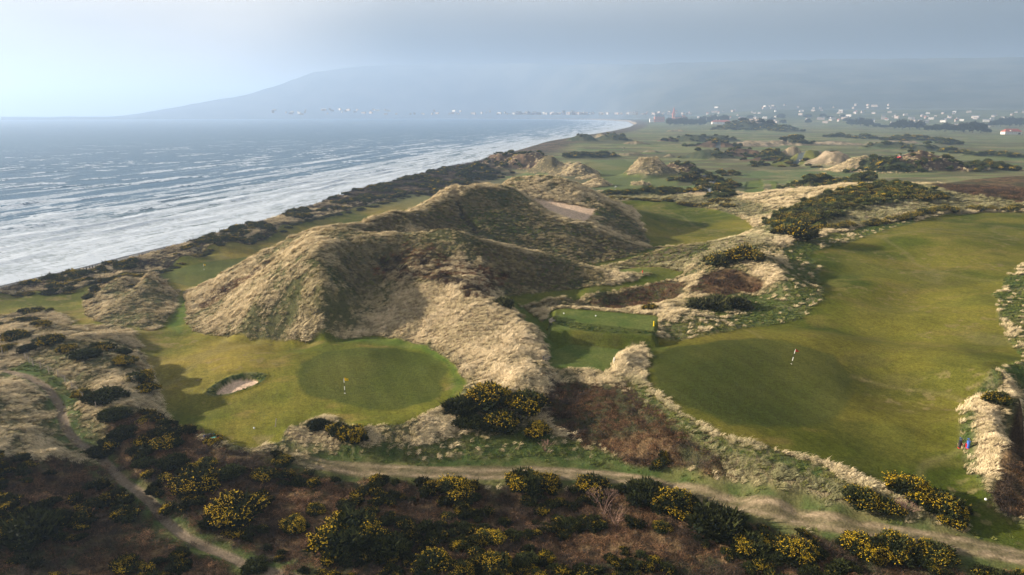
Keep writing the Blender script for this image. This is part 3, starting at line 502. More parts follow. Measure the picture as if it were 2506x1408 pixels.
# ---- ground material
gm, t, b = material('turf_and_dune_grass', 1, .05)
at = N(t, 'ShaderNodeAttribute', attribute_name='Col'); lu = N(t, 'ShaderNodeAttribute', attribute_name='lumpy'); tc = N(t, 'ShaderNodeTexCoord')
na = N(t, 'ShaderNodeTexNoise'); na.inputs['Scale'].default_value = 1.7; na.inputs['Detail'].default_value = 5; na.inputs['Roughness'].default_value = .7; L(t, tc.outputs['Object'], na.inputs[0])
nb = N(t, 'ShaderNodeTexNoise'); nb.inputs['Scale'].default_value = 5; nb.inputs['Detail'].default_value = 3; L(t, tc.outputs['Object'], nb.inputs[0])
av = N(t, 'ShaderNodeMath', operation='ADD'); L(t, na.outputs[0], av.inputs[0]); L(t, nb.outputs[0], av.inputs[1])
lo = N(t, 'ShaderNodeMapRange'); lo.inputs[1].default_value = .75; lo.inputs[2].default_value = 1.25; L(t, av.outputs[0], lo.inputs[0])
amp = N(t, 'ShaderNodeMapRange'); amp.inputs[3].default_value = .62; amp.inputs[4].default_value = .85; L(t, lu.outputs['Fac'], amp.inputs[0])
ce = N(t, 'ShaderNodeMath', operation='SUBTRACT'); L(t, lo.outputs[0], ce.inputs[0]); ce.inputs[1].default_value = .5
mu = N(t, 'ShaderNodeMath', operation='MULTIPLY_ADD'); L(t, ce.outputs[0], mu.inputs[0]); L(t, amp.outputs[0], mu.inputs[1]); mu.inputs[2].default_value = 1
vs = N(t, 'ShaderNodeVectorMath', operation='SCALE'); L(t, at.outputs['Color'], vs.inputs[0]); L(t, mu.outputs[0], vs.inputs['Scale']); L(t, vs.outputs[0], b.inputs['Base Color'])
bs = N(t, 'ShaderNodeMapRange'); bs.inputs[3].default_value = .12; bs.inputs[4].default_value = .9; L(t, lu.outputs['Fac'], bs.inputs[0])
bp = N(t, 'ShaderNodeBump'); bp.inputs['Distance'].default_value = .35; L(t, bs.outputs[0], bp.inputs['Strength']); L(t, av.outputs[0], bp.inputs['Height']); L(t, bp.outputs[0], b.inputs['Normal'])
g = sheet('ground', (DS > -14) & (RG < 6900), Zb, [('lumpy', lumpy)], col); g.data.materials.append(gm); tag(g, 'rolling links ground of mown fairways, greens and grassy dunes', kind='structure')
# ---- sea
DSs, PS = coarse(lambda x, y: segdist(x, y, landpoly[:len(shore)], False)), coarse(lambda x, y: segdist(x, y, landpoly[:len(shore)], False, True)[1])
off = np.maximum(-DS, 0); s_ = PS
wob = 40 * (fbm(s_ / 80, off / 60, 3, 301) - .5) + 16 * (fbm(s_ / 24, off / 14, 3, 302) - .5) + .12 * s_ * smooth(20, 110, off)
lam = 27.0
ph = (off + wob) / lam; fr = ph - np.floor(ph); fr2 = 1 - fr
strength = fbm(s_ / 34, np.floor(ph) * 3.7, 2, 303)                      # each crest breaks only along parts of its length
prof = np.exp(-((fr - .5) / .16) ** 2)
amps = (.25 + .7 * smooth(.4, .7, strength)) * smooth(0, 60, off) * smooth(1500, 500, RG)
zs = amps * (prof - .3) + .35 * (fbm(X / 9, Y / 5, 3, 310) - .5) * smooth(2500, 700, RG) * smooth(0, 15, off)
zs = np.where(DS > 0, .05 - .02 * DS, zs)
lace = fbm(s_ / 5.5, off / 2.1, 4, 320, .6); lace2 = fbm(X / 24, off / 7, 3, 325)
dens = np.interp(off, [0, 10, 60, 95, 160, 240, 350, 500, 2000], [.95, .9, .8, .58, .46, .34, .18, .08, .02])
front = smooth(.60 - .5 * dens, .70 - .4 * dens, strength + .05 * (lace2 - .5)) * np.exp(-((fr - .40) / .085) ** 2) * smooth(900, 350, off * 1.0)
trail = smooth(.66 - .55 * dens, .9 - .5 * dens, strength + .12 * (lace2 - .5)) * smooth(.30, .44, fr) * smooth(1.0, .55, fr)
foam = np.clip(front * (.45 + .9 * smooth(.35, .6, lace)) + trail * smooth(.40, .60, lace) * .9 + .75 * smooth(1.12 - dens, 1.3 - dens, lace2 + .5 * lace + .0) , 0, 1)
shorefoam = smooth(92, 38, off + 24 * (lace2 - .5)) * smooth(.33, .60, lace * .75 + lace2 * .25 + .05)
darkband = np.exp(-((fr - .62) / .09) ** 2) * smooth(.35, .6, strength) * smooth(8, 20, off) * smooth(.38, .55, fbm(s_ / 12, off / 10, 2, 333))
foam = np.maximum(foam, shorefoam * (1 - .8 * darkband))
caps = smooth(.72, .78, fbm(X / 26, Y / 5.5, 3, 340)) * smooth(200, 330, off) * smooth(2600, 900, RG); foam = np.maximum(foam, caps)
foam = np.maximum(foam, smooth(3.5, 1.5, off + 5 * (lace2 - .5)) * (DS < 0))
fline = np.exp(-((DS - 4.5 - 6 * (fbm(s_ / 14, s_ * 0, 2, 350) - .5)) / .5) ** 2) * smooth(.45, .6, fbm(s_ / 6, s_ * 0, 2, 351))
far_surf = smooth(1800, 2600, PS) * smooth(500, 60, off) * smooth(.5, .62, fbm(X / 60, off / 12, 3, 360)); foam = np.maximum(foam, far_surf)
tur = smooth(160, 20, off)
sm, t, b = material('sea_water', .35, .2)
b.inputs['IOR'].default_value = 1.33
fo = N(t, 'ShaderNodeAttribute', attribute_name='foam'); tu = N(t, 'ShaderNodeAttribute', attribute_name='silt'); tc = N(t, 'ShaderNodeTexCoord')
mp = N(t, 'ShaderNodeMapping'); mp.inputs['Rotation'].default_value = (0, 0, R(-22)); mp.inputs['Scale'].default_value = (.35, 1.1, 1); L(t, tc.outputs['Object'], mp.inputs[0])
wn_ = N(t, 'ShaderNodeTexNoise'); wn_.inputs['Scale'].default_value = .55; wn_.inputs['Detail'].default_value = 7; wn_.inputs['Roughness'].default_value = .62; L(t, mp.outputs[0], wn_.inputs[0])
bp = N(t, 'ShaderNodeBump'); bp.inputs['Strength'].default_value = .75; bp.inputs['Distance'].default_value = .9; L(t, wn_.outputs[0], bp.inputs['Height']); L(t, bp.outputs[0], b.inputs['Normal'])
fn = N(t, 'ShaderNodeTexNoise'); fn.inputs['Scale'].default_value = 1.1; fn.inputs['Detail'].default_value = 6; fn.inputs['Roughness'].default_value = .7; L(t, mp.outputs[0], fn.inputs[0])
fs = N(t, 'ShaderNodeMath', operation='SUBTRACT'); fs.inputs[1].default_value = .5; L(t, fn.outputs[0], fs.inputs[0])
fa = N(t, 'ShaderNodeMath', operation='MULTIPLY_ADD'); fa.inputs[1].default_value = 1.9; L(t, fs.outputs[0], fa.inputs[0]); L(t, fo.outputs['Fac'], fa.inputs[2])
fr_ = N(t, 'ShaderNodeMapRange', interpolation_type='SMOOTHSTEP'); fr_.inputs[1].default_value = .3; fr_.inputs[2].default_value = 1.05; L(t, fa.outputs[0], fr_.inputs[0])
wc = N(t, 'ShaderNodeMix', data_type='RGBA'); wc.inputs[6].default_value = (.005, .075, .15, 1); wc.inputs[7].default_value = (.07, .11, .12, 1); L(t, tu.outputs['Fac'], wc.inputs[0])
fc = N(t, 'ShaderNodeMix', data_type='RGBA'); fc.inputs[7].default_value = (.56, .62, .70, 1); L(t, fr_.outputs[0], fc.inputs[0]); L(t, wc.outputs[2], fc.inputs[6]); L(t, fc.outputs[2], b.inputs['Base Color'])
rr_ = N(t, 'ShaderNodeMapRange'); rr_.inputs[3].default_value = .35; rr_.inputs[4].default_value = .9; L(t, fr_.outputs[0], rr_.inputs[0]); L(t, rr_.outputs[0], b.inputs['Roughness'])
se = sheet('sea', (DS < 7) & (RG > 60), np.where(DS > 0, -.25 + .0 * DS, zs), [('foam', foam), ('silt', tur)]); se.data.materials.append(sm); tag(se, 'grey blue sea with white surf rolling onto the shingle', kind='structure')
# ---- mountain
ma, mr = np.linspace(R(-36), R(56), 620), np.linspace(0, 1.35, 90)
MA, MT = np.meshgrid(ma, mr)
MU = 1253 + FPX * np.tan(np.clip(MA, -1.3, 1.3)) / CP * .985
crest_v = np.interp(MU, [300,330,420,520,620,700,780,860,950,1100,1300,1600,2000,2300,2800,3400], [284,281,268,252,238,215,188,178,172,168,166,168,166,170,172,176])
rc = np.interp(MU, [330,1200,1600,3000], [7300,6800,5600,5400]); rf = np.interp(MU, [330,1300,1560,1750,3000], [6130,6050,4500,3800,3600])
def gs(a, w_): k_ = np.exp(-np.linspace(-2.2, 2.2, w_) ** 2); return np.convolve(np.pad(a, w_ // 2, mode='edge'), k_ / k_.sum(), 'valid')[:len(a)]
rc, rf = [np.tile(gs(q_[0], 61), (len(mr), 1)) for q_ in (rc, rf)]; crest_v = np.tile(gs(crest_v[0], 15), (len(mr), 1))
Hc = np.maximum(0, (276 - crest_v) / FPX * rc + 50); MR = rf + (rc - rf) * MT
tt = np.minimum(MT, 1); base0 = np.interp(MU, [1500, 1900], [3, 66])
MZ = base0 + (Hc - base0) * (tt ** 1.2) - np.maximum(MT - 1, 0) * 120
MX, MY = MR * np.sin(MA), MR * np.cos(MA)
MZ += (fbm(MX / 700, MY / 700, 5, 31) - .5) * 34 * smooth(.05, .6, tt) * smooth(400, 1100, MU) + (fbm(MX / 160, MY / 160, 3, 33) - .5) * 16 * smooth(.05, .3, tt)
MZ[0] -= 25
i = np.arange(MX.size).reshape(MX.shape); f = np.stack([i[:-1, :-1], i[:-1, 1:], i[1:, 1:], i[1:, :-1]], -1).reshape(-1, 4)[:, ::-1]
me = bpy.data.meshes.new('mountain'); me.from_pydata(np.stack([MX, MY, MZ], -1).reshape(-1, 3).tolist(), [], f.tolist()); me.polygons.foreach_set('use_smooth', np.ones(len(f), bool))
mo = bpy.data.objects.new('mountain', me); sc.collection.objects.link(mo); tag(mo, 'long mountain slope rising into cloud behind the town', kind='structure')
mm, t, b = material('mountain_heath', 1, 0)
tc = N(t, 'ShaderNodeTexCoord'); nn = N(t, 'ShaderNodeTexNoise'); nn.inputs['Scale'].default_value = .004; nn.inputs['Detail'].default_value = 6; L(t, tc.outputs['Object'], nn.inputs[0])
ra_ = N(t, 'ShaderNodeValToRGB'); ra_.color_ramp.elements[0].position = .38; ra_.color_ramp.elements[0].color = (.04, .055, .06, 1); ra_.color_ramp.elements[1].position = .62; ra_.color_ramp.elements[1].color = (.09, .10, .095, 1)
L(t, nn.outputs[0], ra_.inputs[0]); L(t, ra_.outputs[0], b.inputs['Base Color']); me.materials.append(mm)
# ------------------------------------------------------------------ haze
HTOP = float(MZ.max()) + 12
def boxmesh(name, x0, x1, y0, y1, z0, z1):
    bm = bmesh.new(); bmesh.ops.create_cube(bm, size=1)
    for v in bm.verts: v.co = Vector(((x0 + x1) / 2 + v.co.x * (x1 - x0), (y0 + y1) / 2 + v.co.y * (y1 - y0), (z0 + z1) / 2 + v.co.z * (z1 - z0)))
    me = bpy.data.meshes.new(name); bm.to_mesh(me); bm.free(); return me
hz = bpy.data.objects.new('haze', boxmesh('haze', -11500, 11500, -250, 13500, -14, HTOP)); sc.collection.objects.link(hz); tag(hz, kind='stuff')
hm = bpy.data.materials.new('haze_air'); hm.use_nodes = True; t = hm.node_tree; t.nodes.clear()
pv = N(t, 'ShaderNodeVolumePrincipled'); pv.inputs['Color'].default_value = (.48, .65, .92, 1); pv.inputs['Density'].default_value = 2.3e-4; pv.inputs['Anisotropy'].default_value = .30
mo_ = N(t, 'ShaderNodeOutputMaterial'); L(t, pv.outputs[0], mo_.inputs['Volume']); hz.data.materials.append(hm)
print('base built', HTOP)
# ------------------------------------------------------------------ plants : prototypes
def leafmat(name, rough=.8, wave=.35):
    "colour comes from the blade (vertex colour) times a tint carried by each plant"
    m, t, b = material(name, rough, .1)
    a = N(t, 'ShaderNodeAttribute', attribute_name='Col'); i = N(t, 'ShaderNodeAttribute', attribute_type='INSTANCER', attribute_name='tint')
    v = N(t, 'ShaderNodeVectorMath', operation='MULTIPLY'); L(t, a.outputs['Color'], v.inputs[0]); L(t, i.outputs['Vector'], v.inputs[1]); L(t, v.outputs[0], b.inputs['Base Color'])
    return m
def plainmat(name, rough=.8, vary=.3):
    m, t, b = material(name, rough, .1)
    a = N(t, 'ShaderNodeAttribute', attribute_name='Col'); o_ = N(t, 'ShaderNodeObjectInfo')
    r_ = N(t, 'ShaderNodeMapRange'); r_.inputs[3].default_value = 1 - vary; r_.inputs[4].default_value = 1 + vary; L(t, o_.outputs['Random'], r_.inputs[0])
    v = N(t, 'ShaderNodeVectorMath', operation='SCALE'); L(t, a.outputs['Color'], v.inputs[0]); L(t, r_.outputs[0], v.inputs['Scale']); L(t, v.outputs[0], b.inputs['Base Color'])
    return m
M_TUFT, M_TANG = leafmat('dune_grass_blades'), leafmat('dead_bracken_stems')
M_GORSE, M_FLOWER, M_STEM = plainmat('gorse_spines', .8, .3), plainmat('gorse_blossom', .7, .12), plainmat('bare_stems', .9, .15)
class MB:
    def __init__(s): s.v = []; s.f = []; s.c = []
    def strip(s, pts_, wd, side, cols):
        n0 = len(s.v)
        for p_, w_, c in zip(pts_, wd, cols):
            s.v += [p_ - side * w_ / 2, p_ + side * w_ / 2]; s.c += [c, c]
        for k in range(len(pts_) - 1):
            a = n0 + 2 * k; s.f.append((a, a + 1, a + 3, a + 2))
    def tri(s, a, b, c, col):
        n0 = len(s.v); s.v += [a, b, c]; s.c += [col] * 3; s.f.append((n0, n0 + 1, n0 + 2))
    def mesh(s, name, mat):
        me = bpy.data.meshes.new(name); me.from_pydata([tuple(map(float, p)) for p in s.v], [], s.f)
        at = me.color_attributes.new('Col', 'FLOAT_COLOR', 'POINT'); cc = np.ones((len(s.v), 4), np.float32); cc[:, :3] = np.array(s.c); at.data.foreach_set('color', cc.ravel())
        me.materials.append(mat); return me
A3 = lambda *a: np.array(a, float)
def rnd(a, b): return float(rng.uniform(a, b))
def unit(v): return v / max(1e-9, np.linalg.norm(v))
def tuft(nb, hgt, lean, base, tip, wid=.055, rad=.28):
    m = MB()
    for k in range(nb):
        a = rnd(0, 2 * math.pi); q = rad * math.sqrt(rnd(0, 1)); p0 = A3(q * math.cos(a), q * math.sin(a), -.08)
        out = A3(math.cos(a), math.sin(a), 0) * rnd(.15, .6) + A3(lean, rnd(-.15, .15), 0) * rnd(.5, 1.2); h = hgt * rnd(.65, 1.15)
        ps = [p0, p0 + A3(0, 0, h * .55) + out * h * .25, p0 + A3(0, 0, h * .85) + out * h * .75, p0 + A3(0, 0, h * rnd(.6, .85)) + out * h * 1.35]
        sd = unit(np.cross(out + A3(.01, 0, 0), A3(0, 0, 1))); sd = unit(sd + .6 * A3(rnd(-1, 1), rnd(-1, 1), 0)); v = rnd(.75, 1.2)
        m.strip(ps, [wid, wid, wid * .8, wid * .15], sd, [np.array(base) * v, (np.array(base) * .55 + np.array(tip) * .45) * v, np.array(tip) * v, np.array(tip) * v * 1.08])
    return m
KINDCOL = {}
def kindcol(name, builders, mat):
    c = bpy.data.collections.new(name)
    for mb in builders:
        o = bpy.data.objects.new(name, mb.mesh(name, mat)); c.objects.link(o)
    KINDCOL[name] = c; return c
kindcol('marram', [tuft(30, rnd(.46, .6), .95, (.13, .11, .05), (.61, .53, .38), .042, .34) for _ in range(5)], M_TUFT)
kindcol('greengrass', [tuft(30, rnd(.28, .4), .5, (.06, .08, .02), (.20, .21, .07), .05, .4) for _ in range(4)], M_TUFT)
def tangle(ns, rad, hgt, c0, c1, wid=.04):
    m = MB()
    for k in range(ns):
        a = rnd(0, 2 * math.pi); q = rad * math.sqrt(rnd(0, 1)); p = A3(q * math.cos(a), q * math.sin(a), rnd(-.05, .1)); d = unit(A3(rnd(-1, 1), rnd(-1, 1), rnd(.5, 1.4))); ps = [p]; L_ = rnd(.5, 1.1) * rad
        for j in range(4):
            p = p + d * L_ / 3; d = unit(d + A3(rnd(-.6, .6), rnd(-.6, .6), -rnd(.3, .75))); ps.append(p * A3(1, 1, hgt / rad * 1.0))
        c = np.array(c0) * (1 - (t_ := rnd(0, 1) ** 1.6)) + np.array(c1) * t_
        sd = unit(np.cross(d, A3(rnd(-.3, .3), rnd(-.3, .3), 1))); m.strip(ps, [wid, wid, wid, wid * .8, wid * .3], sd, [c * .7, c * .85, c, c, c * 1.1])
    return m
kindcol('bracken', [tangle(70, 1.0, .75, (.045, .03, .02), (.36, .22, .12), .05) for _ in range(5)], M_TANG)
kindcol('thorn', [tangle(80, 1.1, 1.0, (.025, .022, .016), (.13, .085, .06), .045) for _ in range(4)], M_TANG)
def gorse_fol(ns, lumps, col0=(.016, .024, .008), col1=(.12, .13, .04), sz=.3, thr=.38):
    fo, fl = MB(), MB()
    Ls = []
    for k in range(lumps):
        a = k * 2.399 + rnd(-.3, .3); q = math.sqrt((k + .3) / lumps) * rnd(.6, .9); r = rnd(.22, .46) * (1.1 - .4 * q); Ls.append((A3(q * math.cos(a), q * math.sin(a), (.62 - .45 * q * q) * rnd(.75, 1.15)), r, rnd(0, 1)))
    # dark inner mass
    for c, r, _ in Ls:
        n0 = len(fo.v); R_ = []
        for j, (zz, rr) in enumerate(((-.75, .55), (-.1, .9), (.5, .66), (.82, .12))):
            for i_ in range(6):
                a = i_ * math.pi / 3 + j * .5; k_ = rnd(.75, 1.0) * r; fo.v.append(c + A3(math.cos(a) * rr * k_, math.sin(a) * rr * k_, zz * k_)); fo.c.append(np.array(col0) * rnd(.5, 1.0))
        for j in range(3):
            for i_ in range(6):
                a = n0 + j * 6; fo.f.append((a + i_, a + (i_ + 1) % 6, a + 6 + (i_ + 1) % 6, a + 6 + i_))
    for k in range(ns):
        c, r, yl = Ls[int(rnd(0, lumps))]; d = unit(A3(rnd(-1, 1), rnd(-1, 1), rnd(-.35, 1))); p = c + d * r * rnd(.8, 1.08)
        if p[2] < .03: continue
        if any(np.linalg.norm(p - c2) < r2 * .75 for c2, r2, _ in Ls if c2 is not c): continue
        up = unit(d + A3(0, 0, .5) + A3(rnd(-.4, .4), rnd(-.4, .4), 0)); ln = sz * rnd(.35, .75) * (2.1 if rnd(0, 1) < .09 else 1); sd = unit(np.cross(up, A3(rnd(-1, 1), rnd(-1, 1), .1))); w_ = sz * rnd(.10, .2)
        t_ = rnd(0, 1) * (.35 + .65 * max(0, d[2])); cc = np.array(col0) * (1 - t_) + np.array(col1) * t_
        fo.tri(p - sd * w_, p + sd * w_, p + up * ln, cc)
        sd2 = unit(np.cross(up, sd)); fo.tri(p - sd2 * w_, p + sd2 * w_, p + up * ln * .9, cc * .85)
        if yl > thr and d[2] > -.05 and rnd(0, 1) < .72:
            for j in range(3):
                e = p + up * ln * rnd(.5, 1.0) + A3(rnd(-1, 1), rnd(-1, 1), rnd(-1, 1)) * .035; s1 = unit(A3(rnd(-1, 1), rnd(-1, 1), rnd(-.5, .5))) * sz * .085; s2 = unit(np.cross(s1, A3(rnd(-.3, .3), rnd(-.3, .3), 1))) * sz * .085
                fc_ = A3(.66, .44, .02) * rnd(.55, 1.1); n0 = len(fl.v); fl.v += [e - s1, e - s2 * .9, e + s1, e + s2 * .9 + A3(0, 0, .02)]; fl.c += [fc_] * 4; fl.f.append((n0, n0 + 1, n0 + 2, n0 + 3))
    return fo, fl
GN_, GF_ = [], []      # near / far bush meshes
for k in range(7):
    a, b_ = gorse_fol(2600, 14 + k % 4 * 5, sz=.28, thr=(.3, .55, .45, .7)[k % 4]); GN_.append((a.mesh('foliage', M_GORSE), b_.mesh('blossom', M_FLOWER)))
for k in range(5):
    a, b_ = gorse_fol(620, 9 + k % 3 * 2, (.03, .038, .016), (.19, .185, .075), .42); GF_.append((a.mesh('foliage', M_GORSE), b_.mesh('blossom', M_FLOWER)))
cg = bpy.data.collections.new('gorse_kinds')
for a, b_ in GF_:
    o = bpy.data.objects.new('gorse', a); cg.objects.link(o); o2 = bpy.data.objects.new('gorse', b_); o2.parent = o; cg.objects.link(o2)
# joined foliage+flowers prototypes for masses
cgm = bpy.data.collections.new('gorse_mass_kinds')
for k in range(4):
    a, b_ = gorse_fol(480, 9, sz=.45, thr=.82)
    n0 = len(a.v); a.v += b_.v; a.c += b_.c; a.f += [tuple(i + n0 for i in f_) for f_ in b_.f]
    cgm.objects.link(bpy.data.objects.new('gorse_mass_kind', a.mesh('gorse_mass_kind', M_TUFT)))
KINDCOL['gorsemass'] = cgm
# ------------------------------------------------------------------ scatter of uncountable cover
UV_U, UV_V, _ = proj(X, Y, Zb)
inview = (UV_U > -260) & (UV_U < 2766) & (UV_V < 1560) & (Y > 20)
AREA = np.gradient(rs)[:, None] * RG * (az[1] - az[0]) * np.ones(X.shape)
def scatter(name, label, kind, dens, scale, tintfn, rot=.5, zoff=0.0, lim=90000, flat=0):
    pr = dens * AREA * inview
    hit = rng.random(X.shape) < pr
    ii, jj = np.nonzero(hit)
    if len(ii) > lim: s_el = rng.choice(len(ii), lim, replace=False); ii, jj = ii[s_el], jj[s_el]
    k = len(ii)
    if k == 0: return
    x = X[ii, jj] + rng.uniform(-.5, .5, k) * AREA[ii, jj] ** .5; y = Y[ii, jj] + rng.uniform(-.5, .5, k) * AREA[ii, jj] ** .5; z = bil(Zb, x, y) + zoff
    me = bpy.data.meshes.new(name); me.vertices.add(k); me.vertices.foreach_set('co', np.stack([x, y, z], -1).astype(np.float32).ravel())
    sc_ = (scale[ii, jj] if isinstance(scale, np.ndarray) else scale) * rng.uniform(.7, 1.3, k)
    sc3 = np.stack([sc_, sc_, sc_ * rng.uniform(.75, 1.2, k) * (1 - flat)], -1).astype(np.float32)
    at = me.attributes.new('scl', 'FLOAT_VECTOR', 'POINT'); at.data.foreach_set('vector', sc3.ravel())
    e_ = .8; gx = (bil(Zb, x + e_, y) - bil(Zb, x - e_, y)) / (2 * e_); gy = (bil(Zb, x, y + e_) - bil(Zb, x, y - e_)) / (2 * e_)
    ro = np.stack([np.arctan(gy) * .8 + rng.uniform(-.12, .12, k), -np.arctan(gx) * .8 + rng.uniform(-.12, .12, k), rng.uniform(-rot, rot, k)], -1).astype(np.float32)
    at = me.attributes.new('rot', 'FLOAT_VECTOR', 'POINT'); at.data.foreach_set('vector', ro.ravel())
    at = me.attributes.new('tint', 'FLOAT_VECTOR', 'POINT'); at.data.foreach_set('vector', tintfn(ii, jj, k).astype(np.float32).ravel())
    at = me.attributes.new('pick', 'INT', 'POINT'); at.data.foreach_set('value', rng.integers(0, 1000, k).astype(np.int32))
    o = bpy.data.objects.new(name, me); sc.collection.objects.link(o); tag(o, label, kind='stuff')
    ng = bpy.data.node_groups.new(name, 'GeometryNodeTree'); ng.interface.new_socket('Geometry', in_out='INPUT', socket_type='NodeSocketGeometry'); ng.interface.new_socket('Geometry', in_out='OUTPUT', socket_type='NodeSocketGeometry')
    gi, go = ng.nodes.new('NodeGroupInput'), ng.nodes.new('NodeGroupOutput')
    ci = ng.nodes.new('GeometryNodeCollectionInfo'); ci.inputs[0].default_value = KINDCOL[kind]; ci.inputs['Separate Children'].default_value = True; ci.inputs['Reset Children'].default_value = True
    ip = ng.nodes.new('GeometryNodeInstanceOnPoints'); ip.inputs['Pick Instance'].default_value = True
    def na_(nm, ty): q = ng.nodes.new('GeometryNodeInputNamedAttribute'); q.data_type = ty; q.inputs[0].default_value = nm; return q.outputs[0]
    l = ng.links.new
    l(gi.outputs[0], ip.inputs['Points']); l(ci.outputs[0], ip.inputs['Instance']); l(na_('pick', 'INT'), ip.inputs['Instance Index']); l(na_('scl', 'FLOAT_VECTOR'), ip.inputs['Scale'])
    er = ng.nodes.new('FunctionNodeEulerToRotation'); l(na_('rot', 'FLOAT_VECTOR'), er.inputs[0]); l(er.outputs[0], ip.inputs['Rotation'])
    l(ip.outputs[0], go.inputs[0])
    md = o.modifiers.new('scatter', 'NODES'); md.node_group = ng
    print(name, k); return o
dull = zone(poly((1500,925),(1560,940),(1640,985),(1760,1075),(1950,1130),(2160,1200),(2250,1260),(2050,1275),(1850,1215),(1750,1120),(1600,1010)), 1.5, 2)
dull = np.maximum(dull, .85 * zone(poly((1885,585),(1862,548),(1960,495),(2080,457),(2300,455),(2500,470),(2520,512),(2300,518),(2150,545),(2050,558),(1985,575)), 2, 5)); dull = np.maximum(dull, .7 * zone(poly((1640,612),(1760,590),(1850,560),(1880,590),(1800,640),(1700,650),(1560,690),(1500,655)), 2, 4))
dull = np.maximum(dull, .8 * zone(np.array([P(*t)[:2] for t in [(1480,492,13),(1640,500,13.3),(1800,520,13.8),(1860,545,14),(1880,520,15),(1800,495,13.5),(1640,478,12.5),(1490,478,12)]]), 2, 4))
distf = lambda a, p_: np.clip((95 / RG) ** p_, 0, 1.3) * a
dsc = np.clip((RG / 110) ** .5, .75, 1.7) * .74
marr = rough * (1 - np.maximum.reduce([brack, gorsez, rgreen * .95, bsand, brim, smooth(BW + 2, BW, DS), (MK == 4) * mkw, (MK == 2) * mkw * .7, redd * .6, links * (1 - mkw)])) * (1 - smooth(.2, .5, sand)) * (DS > BW) * (RG < 520)
patch = smooth(.36, .58, n1 * .55 + n2 * .45)
zA = zone(poly((470,770),(485,730),(600,655),(720,590),(800,566),(790,640),(740,720),(680,800),(560,815),(480,800)), 2, 4); patch = np.maximum(patch, zA * smooth(.3, .5, n2 * .6 + n1 * .4))
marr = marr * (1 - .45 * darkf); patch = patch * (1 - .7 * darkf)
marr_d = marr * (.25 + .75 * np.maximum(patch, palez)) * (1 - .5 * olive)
def tint_m(i, j, k):
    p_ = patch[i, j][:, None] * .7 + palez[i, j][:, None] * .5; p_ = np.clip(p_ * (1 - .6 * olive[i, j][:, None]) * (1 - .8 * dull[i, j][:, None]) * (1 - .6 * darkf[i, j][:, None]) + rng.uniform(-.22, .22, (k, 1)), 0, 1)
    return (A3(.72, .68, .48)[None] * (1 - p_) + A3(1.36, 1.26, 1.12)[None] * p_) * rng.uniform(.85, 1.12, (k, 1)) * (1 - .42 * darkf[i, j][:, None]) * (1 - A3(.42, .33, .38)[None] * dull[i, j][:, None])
scatter('marram_grass', 'pale wind-combed marram grass over the dunes', 'marram', marr_d * (1 - .6 * dull) * distf(8.8, 1.35), dsc * (.55 + .9 * n2 * n1 * 2), tint_m, .7, lim=230000)
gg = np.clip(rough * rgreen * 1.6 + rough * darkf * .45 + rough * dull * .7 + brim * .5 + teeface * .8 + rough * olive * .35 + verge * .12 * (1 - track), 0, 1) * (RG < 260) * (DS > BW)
def tint_g(i, j, k):
    p_ = np.clip(n1[i, j] * 1.5 - .4 + rng.uniform(-.3, .3, k), 0, 1)[:, None]
    return (A3(.55, .72, .45)[None] * (1 - p_) + A3(1.25, 1.1, .9)[None] * p_) * rng.uniform(.75, 1.15, (k, 1))
scatter('rough_grass', 'short green rough grass in tufts beside the mown turf', 'greengrass', gg * distf(3, 1.1), dsc * .85, tint_g, 1.2, lim=45000)
br = rough * np.maximum(brack, redd * .8) * (RG < 330)
dark = np.maximum(smooth(.45, .6, fbm(X / 6, Y / 6, 3, 401)), (X > 48) * (Y < 100))  # lower right hollow: extra dark thorn stands in for its shade
def tint_b(i, j, k):
    p_ = np.clip(n2[i, j] * 1.7 - .35 + rng.uniform(-.3, .3, k), 0, 1)[:, None]; r_ = redd[i, j][:, None]
    return (A3(.55, .52, .50)[None] * (1 - p_) + A3(1.15, 1.0, .92)[None] * p_) * rng.uniform(.7, 1.15, (k, 1)) * (1 + r_ * A3(.12, -.04, -.1)[None])
scatter('dead_bracken', 'brown dead bracken and bramble filling the hollows', 'bracken', br * (1 - .6 * dark) * distf(1.25, 1.2), dsc * .85, tint_b, 3.1, lim=40000)
scatter('thorn_scrub', 'dark low thorn scrub among the bracken', 'thorn', (br * dark + rough * coast * .5 * (RG < 600)) * distf(.9, .9), dsc * .95, lambda i, j, k: rng.uniform(.6, 1.2, (k, 1)) * np.ones((k, 3)), 3.1, lim=20000)
gmask = rough * ((MK == 4) * mkw * (RG > 250) + .5 * (MK == 3) * mkw * smooth(.5, .6, n1) + .35 * (MK == 2) * mkw + gorsez * .55 * (RG > 190)) * (RG < 1900)
scatter('gorse_cover', 'dense flowering gorse cover on the distant hummocks', 'gorsemass', gmask * np.clip((300 / RG) ** 1.3, 0, 1) * .15, np.clip((RG / 300) ** .6, .9, 2.6) * 1.5, lambda i, j, k: rng.uniform(1.1, 2.3, (k, 1)) * np.ones((k, 3)), 3.1, lim=16000, flat=.15)
thk = rough * np.maximum(brack * (RG < 110) * (Y < 73 + 20 * smooth(-15, -30, X)), 0) * smooth(.41, .52, fbm(X / 5.5, Y / 5.5, 3, 431)) * (X < 45)
thk = np.maximum(thk, rough * coast * .35 * (RG < 500) * smooth(.48, .62, fbm(X / 8, Y / 8, 2, 432)))
scatter('gorse_undergrowth', 'dark low gorse undergrowth between the bigger bushes', 'gorsemass', thk * .7, dsc * 1.35, lambda i, j, k: (rng.uniform(.45, .95, (k, 1)) + .6 * coast[i, j][:, None]) * np.ones((k, 3)) * A3(1, 1.0, .9), 3.1, lim=9000, flat=.25)
print('scatter done')
